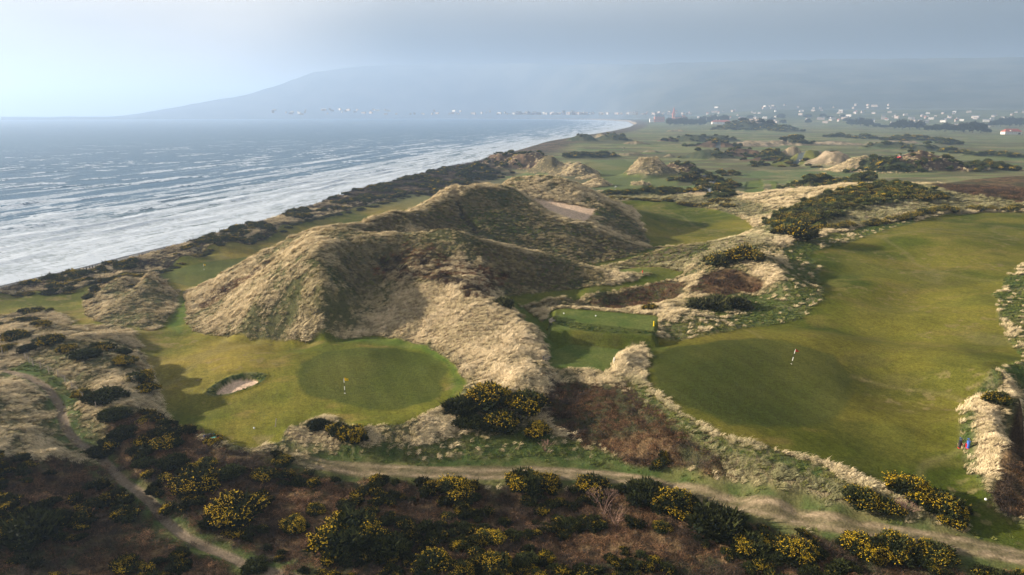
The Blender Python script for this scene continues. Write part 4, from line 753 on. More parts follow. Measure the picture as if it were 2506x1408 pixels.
# ------------------------------------------------------------------ gorse bushes, one object each
def empty(name, loc, rz=0, scale=(1, 1, 1)):
    o = bpy.data.objects.new(name, None); sc.collection.objects.link(o); o.location = loc; o.rotation_euler = (0, 0, rz); o.scale = scale; o.empty_display_size = .3; return o
def child(name, me, par):
    o = bpy.data.objects.new(name, me); sc.collection.objects.link(o); o.parent = par; return o
NB = [0]
def bush(x, y, r, label, group, near=True, yellow=True, flat=.8, z=None):
    k = NB[0]; NB[0] += 1
    zz = float(bil(Zb, np.array([x]), np.array([y]))[0]) if z is None else z
    e = empty('gorse_bush', (x, y, zz - .12 * r), rnd(0, 6.28), (r, r * rnd(.85, 1.1), r * flat * rnd(.85, 1.1)))
    a, b_ = (GN_ if near else GF_)[k % (7 if near else 5)]
    child('foliage', a, e)
    if yellow: child('blossom', b_, e)
    tag(e, label, 'gorse bush', group); return e
def B(u, v, rp, lab, yellow=True, flat=.8, near=True, group='gorse bushes around the foreground track'):
    p = GP(u, v); d = proj(*p)[2]; r = rp * d / FPX
    p = p + A3(0, r * .35, 0); return bush(p[0], p[1], r, lab, group, near, yellow, flat)
FG = [(560,1290,78,'largest flowering gorse bush below the track bend, left of centre',1),(300,1262,28,'small lone yellow gorse bush right beside the lower footpath',1),(70,1330,75,'broad dark gorse at the bottom left corner with few flowers',0),(470,1205,60,'dark green gorse between footpath and track bend',1),(420,1150,38,'dark gorse just right of the footpath elbow',0),
 (690,1140,26,'small yellow gorse on the near edge of the track start',1),(770,1258,26,'narrow yellow gorse in brown bracken, left of centre',1),(720,1305,34,'yellow gorse between the large flowering bush and the wide bottom one',1),(845,1350,86,'wide bright yellow gorse near the bottom, left of centre',1),(955,1365,58,'dark low gorse right of the wide bright yellow one',0),(1060,1392,48,'half yellow gorse at the bottom edge, centre left',1),
 (1110,1222,48,'bright yellow gorse touching the near track edge, centre',1),(1215,1402,46,'bright yellow gorse cut by the bottom edge, centre',1),(1135,1408,30,'small yellow gorse at the bottom edge beside a bright one',1),(1200,1330,36,'sparse gorse deep in the bracken, centre',1),(1285,1200,52,'dark gorse with yellow top on the near track edge',1),(1335,1200,38,'small gorse standing on the track edge, right of a dark one',1),
 (1450,1205,42,'yellow tipped gorse beside the bare shrub under the track',1),(1580,1232,52,'dark gorse right of the bare shrub',0),(1655,1262,58,'dark gorse with one yellow side below the track',1),(1622,1305,26,'small yellow gorse below two dark ones',1),(1765,1318,78,'tall dark gorse below the track, right of centre',0),(1850,1362,52,'yellow gorse just right of the tall dark one',1),(1960,1378,48,'round yellow gorse near the bottom, right half',1),(1915,1345,36,'thin flowering gorse above the round yellow one',1),
 (2115,1372,52,'brightest yellow gorse of the bottom right row, first from left',1),(2198,1370,54,'second bright yellow gorse of the bottom right row',1),(2300,1372,46,'third gorse of the bottom right row, next to the track',1),(1290,1385,30,'dim gorse near the bottom edge, centre right',0),(620,1400,34,'dark gorse where the footpath leaves the picture',0),(1400,1300,30,'dark sparse gorse under the bare shrub',0),
 (2115,1252,52,'leftmost gorse of the clump between track and right fairway',1),(2232,1222,58,'tallest gorse at the top of the clump by the right fairway',1),(2315,1262,60,'rightmost gorse of the clump, heavy with yellow flowers',1),(2175,1258,36,'small middle gorse of the clump by the right fairway',1),(2335,1292,36,'low gorse at the foot of the rightmost one',1),
 (1130,1020,52,'left part of the dark gorse on the bank above the track',0),(1200,1005,60,'highest dark gorse on the bank under the pale dune',1),(1285,1015,56,'gorse with yellow top at the right of the dark bank clump',1),(1315,1070,38,'lowest right gorse of the dark bank clump',1),(1225,1058,48,'front middle gorse of the dark bank clump',1),(1150,1050,38,'front left gorse of the dark bank clump',0),
 (862,1088,40,'dark gorse on the small mound in front of the left green',1),(825,1066,30,'upper gorse on the small mound by the left green',1),(775,1052,28,'brownish gorse at the tip of the small mound',0),
 (1712,758,34,'left dark gorse under the bare brown dune face',0),(1762,757,38,'middle dark gorse under the bare brown dune face',0),(1812,757,34,'right dark gorse under the bare brown dune face',0),(1762,652,42,'left gorse on the sunny dune above the brown face',1),(1820,638,42,'yellowish gorse on the crest of the sunny dune',1),(1852,640,28,'small gorse at the right of the sunny dune crest',1),
 (1232,752,28,'small dark gorse on the crest of the pale spur',0),(1592,762,22,'little gorse behind the upper tee',1),(1965,588,44,'round gorse at the left end of the fairway hedge',1),(1925,578,34,'dark gorse left of the round hedge end',1),(2450,1002,32,'yellow gorse on the rough bank at the right edge',1)]
for u, v, rp, lab, yl in FG: B(u, v, rp, lab, bool(yl), near=v > 900)
LF = [(298,892,30,1,'yellow gorse on the scrub edge casting shade on the near fairway'),(330,935,42,1,'largest yellow gorse on the left scrub edge, facing the bunker'),(345,962,36,1,'yellow gorse just below the largest one on the left scrub edge'),(288,868,26,0,'dark gorse at the top of the left scrub edge'),(196,975,26,1,'bright yellow gorse at the lower end of the wire fence'),(250,985,50,0,'wide dark gorse right of the wire fence end'),(272,1035,40,0,'dark gorse below the wide dark one in the left scrub'),
 (352,1035,22,1,'small yellow gorse in brown scrub under the left green fairway'),(272,1100,34,1,'yellow gorse where the footpath bends, right side'),(238,1122,38,0,'dark gorse crowding the footpath at its bend'),(42,796,30,1,'gorse at the upper left corner of the scrub by the coastal fairway'),(92,803,28,1,'second gorse along the top of the left scrub'),(30,836,36,1,'broad yellow flecked gorse at the left edge above the fence'),(112,845,34,1,'broad gorse above the wire fence'),
 (160,864,28,1,'gorse right of the broad one above the wire fence'),(238,856,36,1,'broad flowering gorse at the top right of the left scrub'),(202,880,38,0,'dark gorse in the middle of the left scrub slope'),(62,864,26,0,'dark gorse touching the first fence post'),(10,864,28,1,'gorse beside the gate post at the left edge'),(300,1080,36,0,'dark gorse in brown scrub between footpath and fairway corner'),(395,1100,34,1,'yellow gorse under the near corner of the fairway'),(520,1085,24,1,'small yellow gorse beside the two lying golf bags'),
 (500,1145,30,1,'yellow gorse between the golf bags and the biggest gorse'),(560,1170,34,0,'dark gorse left of the track start'),(640,1175,34,1,'yellow flecked gorse under the track start'),(350,1150,30,0,'dark gorse right of the footpath bend')]
for u, v, rp, yl, lab in LF: B(u, v, rp, lab, bool(yl), .62, near=True, group='gorse scrub left of the near fairway')
def along(ptsw, n, spread, rr, lab, grp, near, pyl=.7, flat=.7):
    ptsw = np.array(ptsw); sg = np.hypot(*(np.diff(ptsw, axis=0).T)); cs = np.concatenate([[0], np.cumsum(sg)])
    for k in range(n):
        t_ = cs[-1] * (k + rnd(.1, .9)) / n; x = np.interp(t_, cs, ptsw[:, 0]); y = np.interp(t_, cs, ptsw[:, 1])
        bush(x + rnd(-spread, spread), y + rnd(-spread, spread), rnd(*rr), lab, grp, near, rnd(0, 1) < pyl, flat)
along([P(*t)[:2] for t in [(0,722,8),(80,717,8),(200,704,8),(300,678,8),(450,633,8),(560,590,8),(700,555,7.6),(850,519,7.6),(1000,481,8),(1090,462,9),(1180,418,12)]], 78, 1.8, (1.4, 2.3), 'gorse in the long hedge along the top of the shingle beach', 'hedge of gorse along the beach', False, .35, .4)
along([P(*t)[:2] for t in [(1990,566,18.2),(2060,562,18.6),(2150,549,19),(2230,536,19.2),(2300,522,19.6),(2400,516,20),(2500,515,20)]], 34, 1.2, (1.6, 2.5), 'flowering gorse in the hedge at the far end of the right fairway', 'hedge at the end of the right fairway', False, .95, .75)
poly_h = poly((1880,556),(1910,528),(1955,508),(2005,490),(2065,470),(2130,458),(2240,470),(2310,482),(2260,502),(2190,502),(2090,512),(2000,552))
k = 0; tr_ = 0
while k < 52 and tr_ < 4000:
    tr_ += 1; x = rnd(poly_h[:, 0].min(), poly_h[:, 0].max()); y = rnd(poly_h[:, 1].min(), poly_h[:, 1].max())
    if inpoly(np.array([x]), np.array([y]), poly_h)[0]: bush(x, y, rnd(2.0, 3.4), 'dark gorse covering the steep ridge beyond the right fairway', 'gorse on the ridge beyond the right fairway', False, rnd(0, 1) < .6, .55); k += 1
along([P(*t)[:2] for t in [(1482,488,13),(1560,492,13.3),(1640,497,13.4),(1720,502,13.4),(1800,512,13.8)]], 26, 2.2, (1.6, 2.6), 'yellow flowering gorse in the strip beyond the middle fairway', 'gorse strip beyond the middle fairway', False, .85, .6)
for u, v, hw, cl in [(1690,446,40,'left of the grey cart path'),(1738,444,26,'right of the upper grey cart path'),(1765,462,46,'right of the cart path bend'),(1790,430,24,'behind the cart path, near brown turf'),(1768,496,34,'at the near end of the cart path'),(1862,408,24,'left of the middle distant green'),(1930,406,26,'in front of the sandy ditch path'),(1992,408,20,'right of the sandy ditch path')]:
    for q in range(3): B(u + (q - 1) * .6 * hw, v + rnd(-.15, .15) * hw, hw * .42, ('left', 'middle', 'right')[q] + ' gorse of the clump ' + cl, True, .6, False, 'gorse clumps around the cart path')
# ---- bare twiggy shrubs
def twigs(n, h, col):
    m = MB()
    def grow(p, d, l, w_, dep):
        q = p + d * l; sd = unit(np.cross(d, A3(rnd(-1, 1), rnd(-1, 1), .2))); m.strip([p, q], [w_, w_ * .6], sd, [np.array(col) * rnd(.7, 1.1)] * 2)
        if dep > 0:
            for _ in range(3): grow(q, unit(d + A3(rnd(-.8, .8), rnd(-.8, .8), rnd(-.2, .5))), l * .62, w_ * .6, dep - 1)
    for k in range(n): grow(A3(rnd(-.2, .2), rnd(-.2, .2), 0), unit(A3(rnd(-.8, .8), rnd(-.8, .8), 1)), h * .42, .075, 3)
    return m.mesh('stems', M_STEM)
for u, v, h, lab in [(1475,1262,3.4,'tall bare pinkish shrub under the track, centre right'),(1510,1290,2.6,'lower bare shrub leaning right of the tall one'),(2215,1262,1.8,'pale bare branches in front of the gorse clump'),(1335,1105,1.6,'bare twigs at the right foot of the dark bank gorse')]:
    p = GP(u, v); e = empty('bare_shrub', p); child('stems', twigs(9, h, (.27, .17, .13)), e); tag(e, lab, 'shrub')
print('bushes', NB[0])
# ------------------------------------------------------------------ solid furniture
def flatmat(name, c, rough=.6, spec=.3, noise_=.12, ns_=6.0):
    m, t, b = material(name, rough, spec); tc = N(t, 'ShaderNodeTexCoord'); nn = N(t, 'ShaderNodeTexNoise'); nn.inputs['Scale'].default_value = ns_; L(t, tc.outputs['Object'], nn.inputs[0])
    r_ = N(t, 'ShaderNodeMapRange'); r_.inputs[3].default_value = 1 - noise_; r_.inputs[4].default_value = 1 + noise_; L(t, nn.outputs[0], r_.inputs[0])
    v = N(t, 'ShaderNodeVectorMath', operation='SCALE'); v.inputs[0].default_value = c; L(t, r_.outputs[0], v.inputs['Scale']); L(t, v.outputs[0], b.inputs['Base Color']); return m
MW_, MK_, MY_, MR_ = flatmat('white_paint', (.8, .8, .78)), flatmat('black_paint', (.02, .02, .022)), flatmat('yellow_cloth', (.85, .62, .01)), flatmat('red_cloth', (.62, .015, .02))
MWOOD, MDW, MBLUE, MTEAL = flatmat('weathered_wood', (.30, .26, .22), .9, .1, .3), flatmat('dark_timber', (.06, .052, .046), .9, .1, .3), flatmat('blue_fabric', (.06, .16, .55)), flatmat('teal_fabric', (.05, .36, .32))
MROOFR, MROOFG, MWALL, MBRICK, MGLASS = flatmat('red_tiles', (.36, .10, .07), .9, .1, .2, .5), flatmat('slate', (.10, .11, .13), .8, .2, .2, .5), flatmat('white_render', (.75, .73, .69), .9, .1, .06, .5), flatmat('red_brick', (.48, .19, .13), .95, .1, .2, .4), flatmat('window_glass', (.03, .04, .05), .1, .6)
def bmo(name, fn, mats, par=None, loc=None):
    bm = bmesh.new(); fn(bm); me = bpy.data.meshes.new(name); bm.to_mesh(me); bm.free()
    for m in (mats if isinstance(mats, (list, tuple)) else [mats]): me.materials.append(m)
    o = bpy.data.objects.new(name, me); sc.collection.objects.link(o)
    if par is not None: o.parent = par
    if loc is not None: o.location = loc
    return o
def bx(bm, c, s, mi=0, rot=None):
    r_ = bmesh.ops.create_cube(bm, size=1); M_ = Matrix.Translation(c) @ (rot or Matrix()) @ Matrix.Diagonal((*s, 1)); bmesh.ops.transform(bm, matrix=M_, verts=r_['verts'])
    for f_ in {f_ for v in r_['verts'] for f_ in v.link_faces}: f_.material_index = mi
def cyl(bm, p, q, r0, r1=None, mi=0, seg=10):
    p, q = Vector(p), Vector(q); d = q - p; r_ = bmesh.ops.create_cone(bm, cap_ends=True, segments=seg, radius1=r0, radius2=r0 if r1 is None else r1, depth=d.length)
    M_ = Matrix.Translation((p + q) / 2) @ d.to_track_quat('Z', 'Y').to_matrix().to_4x4(); bmesh.ops.transform(bm, matrix=M_, verts=r_['verts'])
    for f_ in {f_ for v in r_['verts'] for f_ in v.link_faces}: f_.material_index = mi
def cloth(bm, x0, z1, w_, h, tri=False):
    n = 8; vs = []
    for i in range(n + 1):
        t_ = i / n; hh = h * (1 - t_ * (.95 if tri else .25)); yy = .05 * math.sin(t_ * 6); zc = z1 - h / 2 - .06 * t_ * w_
        vs.append((bm.verts.new((x0 + w_ * t_, yy, zc + hh / 2)), bm.verts.new((x0 + w_ * t_, yy, zc - hh / 2))))
    for i in range(n): bm.faces.new((vs[i][0], vs[i][1], vs[i + 1][1], vs[i + 1][0]))
    bmesh.ops.solidify(bm, geom=bm.faces[:], thickness=.01)
def flag(u, v, mat, lab, lean=0, sc_=1.0, tri=False, z=None, r=.032):
    p = GP(u, v, z); e = empty('flagstick', p); e.rotation_euler = (0, lean, 0); e.scale = (sc_,) * 3
    def pole(bm):
        for i in range(4): cyl(bm, (0, 0, -.05 + i * .56 if i else -.05), (0, 0, .5 + i * .56), r * (1.35 if i % 2 else 1), None, 1 if i % 2 == 0 else 0)
        cyl(bm, (0, 0, 2.18), (0, 0, 2.32), r * .8, None, 0)
    bmo('pole', pole, [MW_, MK_], e); bmo('flag', lambda bm: cloth(bm, .02, 2.34, .62, .46, tri), mat, e); bmo('hole_rim', lambda bm: cyl(bm, (0, 0, -.02), (0, 0, .012), .11, None, 0, 16), MW_, e)
    tag(e, lab, 'flagstick')
flag(844, 963, MY_, 'yellow flag on a striped pole in the left near green')
flag(1937, 891, MR_, 'red flag on a striped leaning pole in the right near green', R(9), 1, True)
flag(500, 666, MY_, 'yellow flag on the lower green beside the coast', 0, 1, False, 5.6)
flag(1505, 470, MW_, 'white flag on the green beyond the tall dunes', 0, 1.3)
flag(1955, 404, MW_, 'white flag on the distant green near the striped ditch path', 0, 1.6)
flag(1525, 372, MK_, 'dark flagstick far off on the links near the sea', 0, 2.0)
def post(name, u, v, h, r, mat, lab, cat, lean=0, capmat=None, z=None):
    p = GP(u, v, z); e = empty(name, p); e.rotation_euler = (0, lean, .3)
    bmo('post', lambda bm: (cyl(bm, (0, 0, -.1), (0, 0, h * .86), r, r * .96), cyl(bm, (0, 0, h * .87), (0, 0, h), r * 1.08, r * .8)), mat, e)
    bmo('base', lambda bm: cyl(bm, (0, 0, -.05), (0, 0, .05), r * 1.5, r * 1.4), capmat or mat, e); tag(e, lab, cat)
post('tee_post', 1600, 798, .85, .11, MY_, 'yellow hole post at the right end of the upper tee', 'tee post')
post('tee_post', 1503, 890, .95, .10, MW_, 'white hole post at the right end of the lower tee', 'tee post')
post('tee_post', 1572, 671, .8, .10, MR_, 'small red post on the far tee between the dunes', 'tee post')
post('marker_post', 674, 1045, 1.15, .06, MWOOD, 'thin grey marker post leaning on the near fairway edge', 'marker post', R(10))
post('marker_post', 236, 1003, 1.1, .06, MWOOD, 'pale wooden post in the scrub right of the footpath', 'marker post')
post('marker_post', 7, 872, 1.5, .07, MWOOD, 'grey gate post beside the footpath at the left edge', 'marker post', 0)
def marker(u, v, lab, z=None):
    p = GP(u, v, z); e = empty('tee_marker', p)
    def fn(bm): bmesh.ops.create_uvsphere(bm, u_segments=14, v_segments=8, radius=.13); [setattr(v_, 'co', v_.co * 1.0 + Vector((0, 0, .12))) for v_ in bm.verts]
    bmo('ball', fn, MW_, e); bmo('spike', lambda bm: cyl(bm, (0, 0, -.1), (0, 0, .02), .02), MK_, e); tag(e, lab, 'tee marker')
marker(1380, 769, 'white tee marker near the left end of the upper tee'); marker(1458, 775, 'white tee marker in the middle back of the upper tee')
marker(38, 716, 'white tee marker on the far left tee, left one', None); marker(56, 713, 'white tee marker on the far left tee, right one', None); marker(622, 1050, 'white marker ball lying on the near fairway')
marker(2412, 1225, 'white marker ball at the foot of the right bank')
def bench(u, v, rz, lab):
    p = GP(u, v); e = empty('bench', p, rz)
    def seat(bm): [bx(bm, (0, y, .45), (1.7, .12, .05)) for y in (-.16, 0, .16)]
    bmo('seat', seat, MWOOD, e)
    bmo('backrest', lambda bm: [bx(bm, (0, .27 + .02 * k, .58 + .13 * k), (1.7, .045, .11)) for k in range(3)], MWOOD, e)
    for sx in (-.72, .72): bmo('leg', lambda bm: (bx(bm, (sx, -.17, .21), (.08, .07, .46)), bx(bm, (sx, .24, .42), (.08, .07, .9)), bx(bm, (sx, .03, .20), (.07, .36, .06))), MDW, e)
    tag(e, lab, 'bench')
bench(1352, 792, R(62), 'weathered wooden bench at the left end of the upper tee'); bench(1338, 884, R(58), 'weathered wooden bench at the left end of the lower tee')
def golfbag(u, v, rz, mats, lab, lie=False):
    p = GP(u, v); e = empty('golf_bag', p, rz)
    if lie: e.rotation_euler = (0, R(78), rz); e.location.z += .18
    bmo('body', lambda bm: (cyl(bm, (0, 0, .05), (0, 0, .82), .15, .17), cyl(bm, (0, .0, .82), (0, 0, .9), .185)), mats[0], e)
    bmo('pocket', lambda bm: bx(bm, (.17, 0, .35), (.14, .24, .42)), mats[1], e)
    bmo('base_ring', lambda bm: cyl(bm, (0, 0, 0), (0, 0, .06), .19), mats[1], e)
    for k in range(5):
        a = k * 1.26; bmo('club', lambda bm: (cyl(bm, (.07 * math.cos(a), .07 * math.sin(a), .8), (.11 * math.cos(a), .11 * math.sin(a), 1.12 + .05 * (k % 2)), .012), bx(bm, (.12 * math.cos(a), .12 * math.sin(a), 1.15 + .05 * (k % 2)), (.1, .05, .07))), MK_ if k > 1 else mats[2], e)
    for sy in (-1, 1): bmo('stand_leg', lambda bm: cyl(bm, (-.1, .05 * sy, .75), (-.45, .28 * sy, 0), .012), MK_, e)
    tag(e, lab, 'golf bag')
golfbag(2348, 1097, .4, [MK_, MR_, MBLUE], 'dark golf bag with blue club covers and red pocket, left of two'); golfbag(2368, 1098, 2.6, [MBLUE, MR_, MBLUE], 'blue and red golf bag by the pale grass bank, right of two')
golfbag(500, 1072, R(12), [MK_, MBLUE, MTEAL], 'dark golf bag lying beside gorse with teal club covers', True); golfbag(512, 1078, R(-5), [MTEAL, MK_, MR_], 'teal golf bag with a red club cover lying by the scrub', True)
# ---- groyne posts on the beach, fence in the scrub
gp0 = None; LN = [(158,676,2.1),(210,664,2.1),(262,652,2.1),(310,640,2.1),(350,630,2.1),(395,618,2.1),(440,606,2.1),(500,592,2.1),(560,577,2.1),(610,563,2.1)]
gw = np.array([P(*t) for t in LN]); sg = np.hypot(*(np.diff(gw[:, :2], axis=0).T)); cs = np.concatenate([[0], np.cumsum(sg)])
npst = 84
pm = [bmo('beach_post', (lambda h: lambda bm: (cyl(bm, (0, 0, -.5), (0, 0, h), .17, .15, 0, 8), cyl(bm, (0, 0, h), (0, 0, h + .06), .13, .06, 0, 8)))(h), MDW) for h in (1.3, 1.0, .75)]
for k in range(npst):
    t_ = cs[-1] * k / (npst - 1); x = np.interp(t_, cs, gw[:, 0]) + rnd(-.15, .15); y = np.interp(t_, cs, gw[:, 1]) + rnd(-.2, .2)
    sel = 0 if k < 12 or k > 56 else 1 + k % 2; o = pm[sel] if not pm[sel].get('label') else pm[sel].copy()
    if o.name not in sc.collection.objects: sc.collection.objects.link(o)
    o.location = (x, y, float(bil(Zb, np.array([x]), np.array([y]))[0])); o.rotation_euler = (rnd(-.06, .06), rnd(-.06, .06), rnd(0, 3)); tag(o, 'dark timber post in the long row along the shingle beach', 'post', 'row of timber posts on the beach')
fe = empty('wire_fence', GP(62, 880)); fp = [GP(*t) for t in [(62,882),(72,890),(82,897),(100,904),(120,914),(143,924),(160,938),(176,952),(190,966),(205,982)]]; o0 = np.array(fe.location)
for p in fp: q = p - o0; bmo('post', lambda bm: cyl(bm, (q[0], q[1], q[2] - .2), (q[0] + rnd(-.05, .05), q[1], q[2] + 1.15), .065, .055, 0, 7), MWOOD, fe)
for hgt in (.4, .75, 1.05): bmo('wire', lambda bm: [cyl(bm, tuple(a - o0 + A3(0, 0, hgt)), tuple(b_ - o0 + A3(0, 0, hgt)), .012, None, 0, 5) for a, b_ in zip(fp[:-1], fp[1:])], MWOOD, fe)
tag(fe, 'old post and wire fence beside the footpath in the scrub', 'fence')
# ------------------------------------------------------------------ town, trees and outbuildings seen through the haze
def surf(x, y):
    r = np.hypot(x, y); a = np.arctan2(x, y); fj = np.clip((a - ma[0]) / (ma[1] - ma[0]) * (len(ma) - 1), 0, len(ma) - 1.001); j = fj.astype(int)
    t_ = (r - rf[0, j]) / (rc[0, j] - rf[0, j]); fi = np.clip(t_ / 1.35 * (len(mr) - 1), 0, len(mr) - 1.001); i = fi.astype(int)
    zm = MZ[i, j] * (1 - (fi - i)) + MZ[i + 1, j] * (fi - i); return np.maximum(bil(Zb, x, y), np.where(t_ > .0, zm, -50))
def GF(u, v):
    d = np.exp(np.linspace(math.log(900), math.log(8500), 9000)); a = (u - 1253) / FPX; b = (v - 704) / FPX
    x = a * d; y = d * (CP - b * SP); z = CAMZ - d * (SP + b * CP); g_ = surf(x, y); ok = z <= g_
    k = int(np.argmax(ok)) if ok.any() else -1; return None if k < 0 else np.array([x[k], y[k], g_[k]])
def houseparts(bm, w_, d_, h, rh, chim=True, walls=0, roof=1):
    bx(bm, (0, 0, h / 2 - 1), (w_, d_, h + 2), walls)
    vs = [bm.verts.new(p) for p in ((-w_/2-.3, -d_/2-.3, h), (w_/2+.3, -d_/2-.3, h), (w_/2+.3, d_/2+.3, h), (-w_/2-.3, d_/2+.3, h), (-w_/2-.3, 0, h+rh), (w_/2+.3, 0, h+rh))]
    for ix, mi in (((0, 1, 5, 4), roof), ((2, 3, 4, 5), roof), ((3, 0, 4), walls), ((1, 2, 5), walls), ((3, 2, 1, 0), walls)):
        f_ = bm.faces.new([vs[i] for i in ix]); f_.material_index = mi
    if chim: bx(bm, (w_ * .3, 0, h + rh), (1.1, 1.1, 2.2), walls)
m, t, b = material('house_walls', .9, .1); oi = N(t, 'ShaderNodeObjectInfo'); cr_ = N(t, 'ShaderNodeValToRGB'); cr_.color_ramp.elements[0].color = (.34, .31, .29, 1); cr_.color_ramp.elements[1].color = (.74, .71, .67, 1); e_ = cr_.color_ramp.elements.new(.5); e_.color = (.42, .34, .30, 1); L(t, oi.outputs['Random'], cr_.inputs[0]); L(t, cr_.outputs[0], b.inputs['Base Color']); MHW = m
HM = []
for k, (w_, d_, h, rh, rm) in enumerate([(13, 8, 6, 3.2, MROOFG), (18, 9, 6.5, 3.5, MROOFG), (10, 8, 7, 4, MROOFR), (26, 9, 7, 3, MROOFG), (12, 9, 9, 4, MROOFG), (34, 11, 9, 3.5, MROOFG)]):
    bm = bmesh.new(); houseparts(bm, w_, d_, h, rh); nwin = int(w_ // 3.2)
    for i in range(nwin):
        for fl in range(int(h // 3)): bx(bm, (-w_ / 2 + (i + .5) * w_ / nwin, -d_ / 2 - .02, 1.7 + fl * 3), (1.2, .1, 1.4), 2)
    me = bpy.data.meshes.new('house'); bm.to_mesh(me); bm.free()
    for m in (MHW, rm, MGLASS): me.materials.append(m)
    HM.append(me)
for k, (w_, d_, h, rh) in enumerate([(22, 8, 7, 2.5), (34, 9, 7, 2.5), (14, 9, 8, 3)]):
    bm = bmesh.new(); houseparts(bm, w_, d_, h, rh); me = bpy.data.meshes.new('house'); bm.to_mesh(me); bm.free()
    for m in (MHW, MROOFG if k == 2 else MHW, MGLASS): me.materials.append(m)
    HM.append(me)
rng2 = np.random.default_rng(11); HC = [0]
def town(n, uf, vf, lab, grp, sc_=(1, 1.3), pick=None):
    for q in range(n):
        u, v = uf(), vf(); p = GF(u, v)
        if p is None: continue
        me = HM[int(rng2.choice(pick if pick else [0, 1, 2, 3, 4, 5, 6, 8]))]; o = bpy.data.objects.new('house', me); sc.collection.objects.link(o); s1 = rng2.uniform(*sc_) * .62; o.scale = (s1, s1, s1 * rng2.uniform(.9, 1.25)); o.location = p; o.rotation_euler = (0, 0, -.8 + rng2.normal(0, .5)); tag(o, lab, 'house', grp); HC[0] += 1
U = rng2.uniform
def clus(cs_, sd): return lambda: float(rng2.normal(cs_[int(U(0, len(cs_)))], sd))
town(34, clus([700, 740, 790, 850, 920, 900], 22), lambda: U(269, 281), 'tiny pale house on the far headland across the bay', 'houses on the far headland', (.8, 1.3), [6, 7, 8])
town(30, clus([1000, 1060, 1110, 1150, 1200, 1230], 20), lambda: U(273, 286), 'tiny pale house above the far shore of the bay', 'houses above the far shore', (.8, 1.3), [6, 7, 8])
town(46, lambda: U(1255, 1560), lambda: U(281, 290), 'white terrace along the distant waterfront', 'waterfront terraces', (1.2, 2.0), [6, 7, 8, 4])
town(34, lambda: U(1560, 1760), lambda: U(274, 290), 'pale house behind the red brick hotel', 'houses behind the hotel', (1.0, 1.4))
town(74, lambda: U(1740, 2200), lambda: U(258, 302), 'pale house in the hazy town at the mountain foot', 'houses of the town at the mountain foot', (.9, 1.4))
town(56, lambda: U(2180, 2520), lambda: U(276, 312), 'pale house in the town behind the dark pines', 'houses behind the pine belt', (.9, 1.3))
def part_building(name, p, rz, fnparts, lab, cat='building'):
    e = empty(name, p, rz)
    made = {}
    if cat == 'hotel' or name == 'brick_tower': e.scale = (1.25, 1.25, 1.25)
    for nm, fn, m in fnparts: made[nm] = bmo(nm, fn, m, made.get({'window': 'wall' if 'wall' in made else 'shaft', 'chimney': 'roof', 'dormer': 'roof', 'garage_door': 'wall', 'cornice': 'shaft'}.get(nm), e))
    tag(e, lab, cat); return e
def gable(bm, c, w_, d_, z, rh):
    vs = [bm.verts.new((c[0] + a * w_ / 2, c[1] + b_ * d_ / 2, z)) for a, b_ in ((-1, -1), (1, -1), (1, 1), (-1, 1))] + [bm.verts.new((c[0] - w_ * .32, c[1], z + rh)), bm.verts.new((c[0] + w_ * .32, c[1], z + rh))]
    for ix in ((0, 1, 5, 4), (2, 3, 4, 5), (3, 0, 4), (1, 2, 5), (3, 2, 1, 0)): bm.faces.new([vs[i] for i in ix])
p = GP(1613, 299); d = proj(*p)[2]; k1 = d / FPX
wn_h = lambda bm: [bx(bm, (-14 + 4 * i, -9.05, 4 + 5 * j), (1.4, .15, 2.2)) for i in range(8) for j in range(3)]
part_building('brick_hotel', p, 0, [('wall', lambda bm: bx(bm, (0, 0, 8), (34, 18, 20)), MBRICK), ('roof', lambda bm: gable(bm, (0, 0), 35, 19, 18, 9), MROOFG), ('window', wn_h, MGLASS), ('annex', lambda bm: (bx(bm, (-26, 2, 5), (14, 12, 12)),), MWALL)], 'big red brick hotel block with grey roof by the shore', 'hotel')
p = GP(1648, 297)
part_building('brick_tower', p, 0, [('shaft', lambda bm: bx(bm, (0, 0, 11), (9, 9, 30)), MBRICK), ('spire', lambda bm: cyl(bm, (0, 0, 26), (0, 0, 50), 5.5, .2, 0, 8), MROOFR), ('window', lambda bm: [bx(bm, (0, -4.55, z_), (2, .15, 3)) for z_ in (8, 15, 21)], MGLASS), ('cornice', lambda bm: bx(bm, (0, 0, 26), (10.4, 10.4, 1.2)), MBRICK)], 'tall red brick tower with a pointed spire', 'tower')
p = GP(1672, 297)
part_building('hotel_wing', p, 0, [('wall', lambda bm: (bx(bm, (-10, 0, 5), (44, 12, 16)), bx(bm, (0, 0, 8), (9, 10, 22))), MBRICK), ('roof', lambda bm: gable(bm, (-10, 0), 45, 13, 13, 5), MROOFG), ('window', lambda bm: [bx(bm, (-30 + 4.4 * i, -6.05, 4 + 5 * j), (1.4, .15, 2)) for i in range(9) for j in range(2)], MGLASS)], 'long low brick wing right of the spired tower', 'hotel')
p = GP(1765, 304)
part_building('clubhouse', p, -.1, [('wall', lambda bm: (bx(bm, (0, 0, 2), (66, 16, 10)), bx(bm, (-24, -7, 2.5), (14, 8, 10))), MWALL), ('roof', lambda bm: (gable(bm, (0, 0), 68, 18, 7, 7), gable(bm, (-24, -7), 16, 10, 7.5, 5)), MROOFR), ('window', lambda bm: [bx(bm, (-30 + 5 * i, -8.1, 3.5), (2, .15, 2)) for i in range(13) if abs(-30 + 5 * i + 24) > 8], MGLASS), ('chimney', lambda bm: [bx(bm, (x_, 0, 14), (2, 2, 4)) for x_ in (-18, -6)], MWALL)], 'white clubhouse with long red roof at the edge of the links', 'clubhouse')
p = GP(2474, 329)
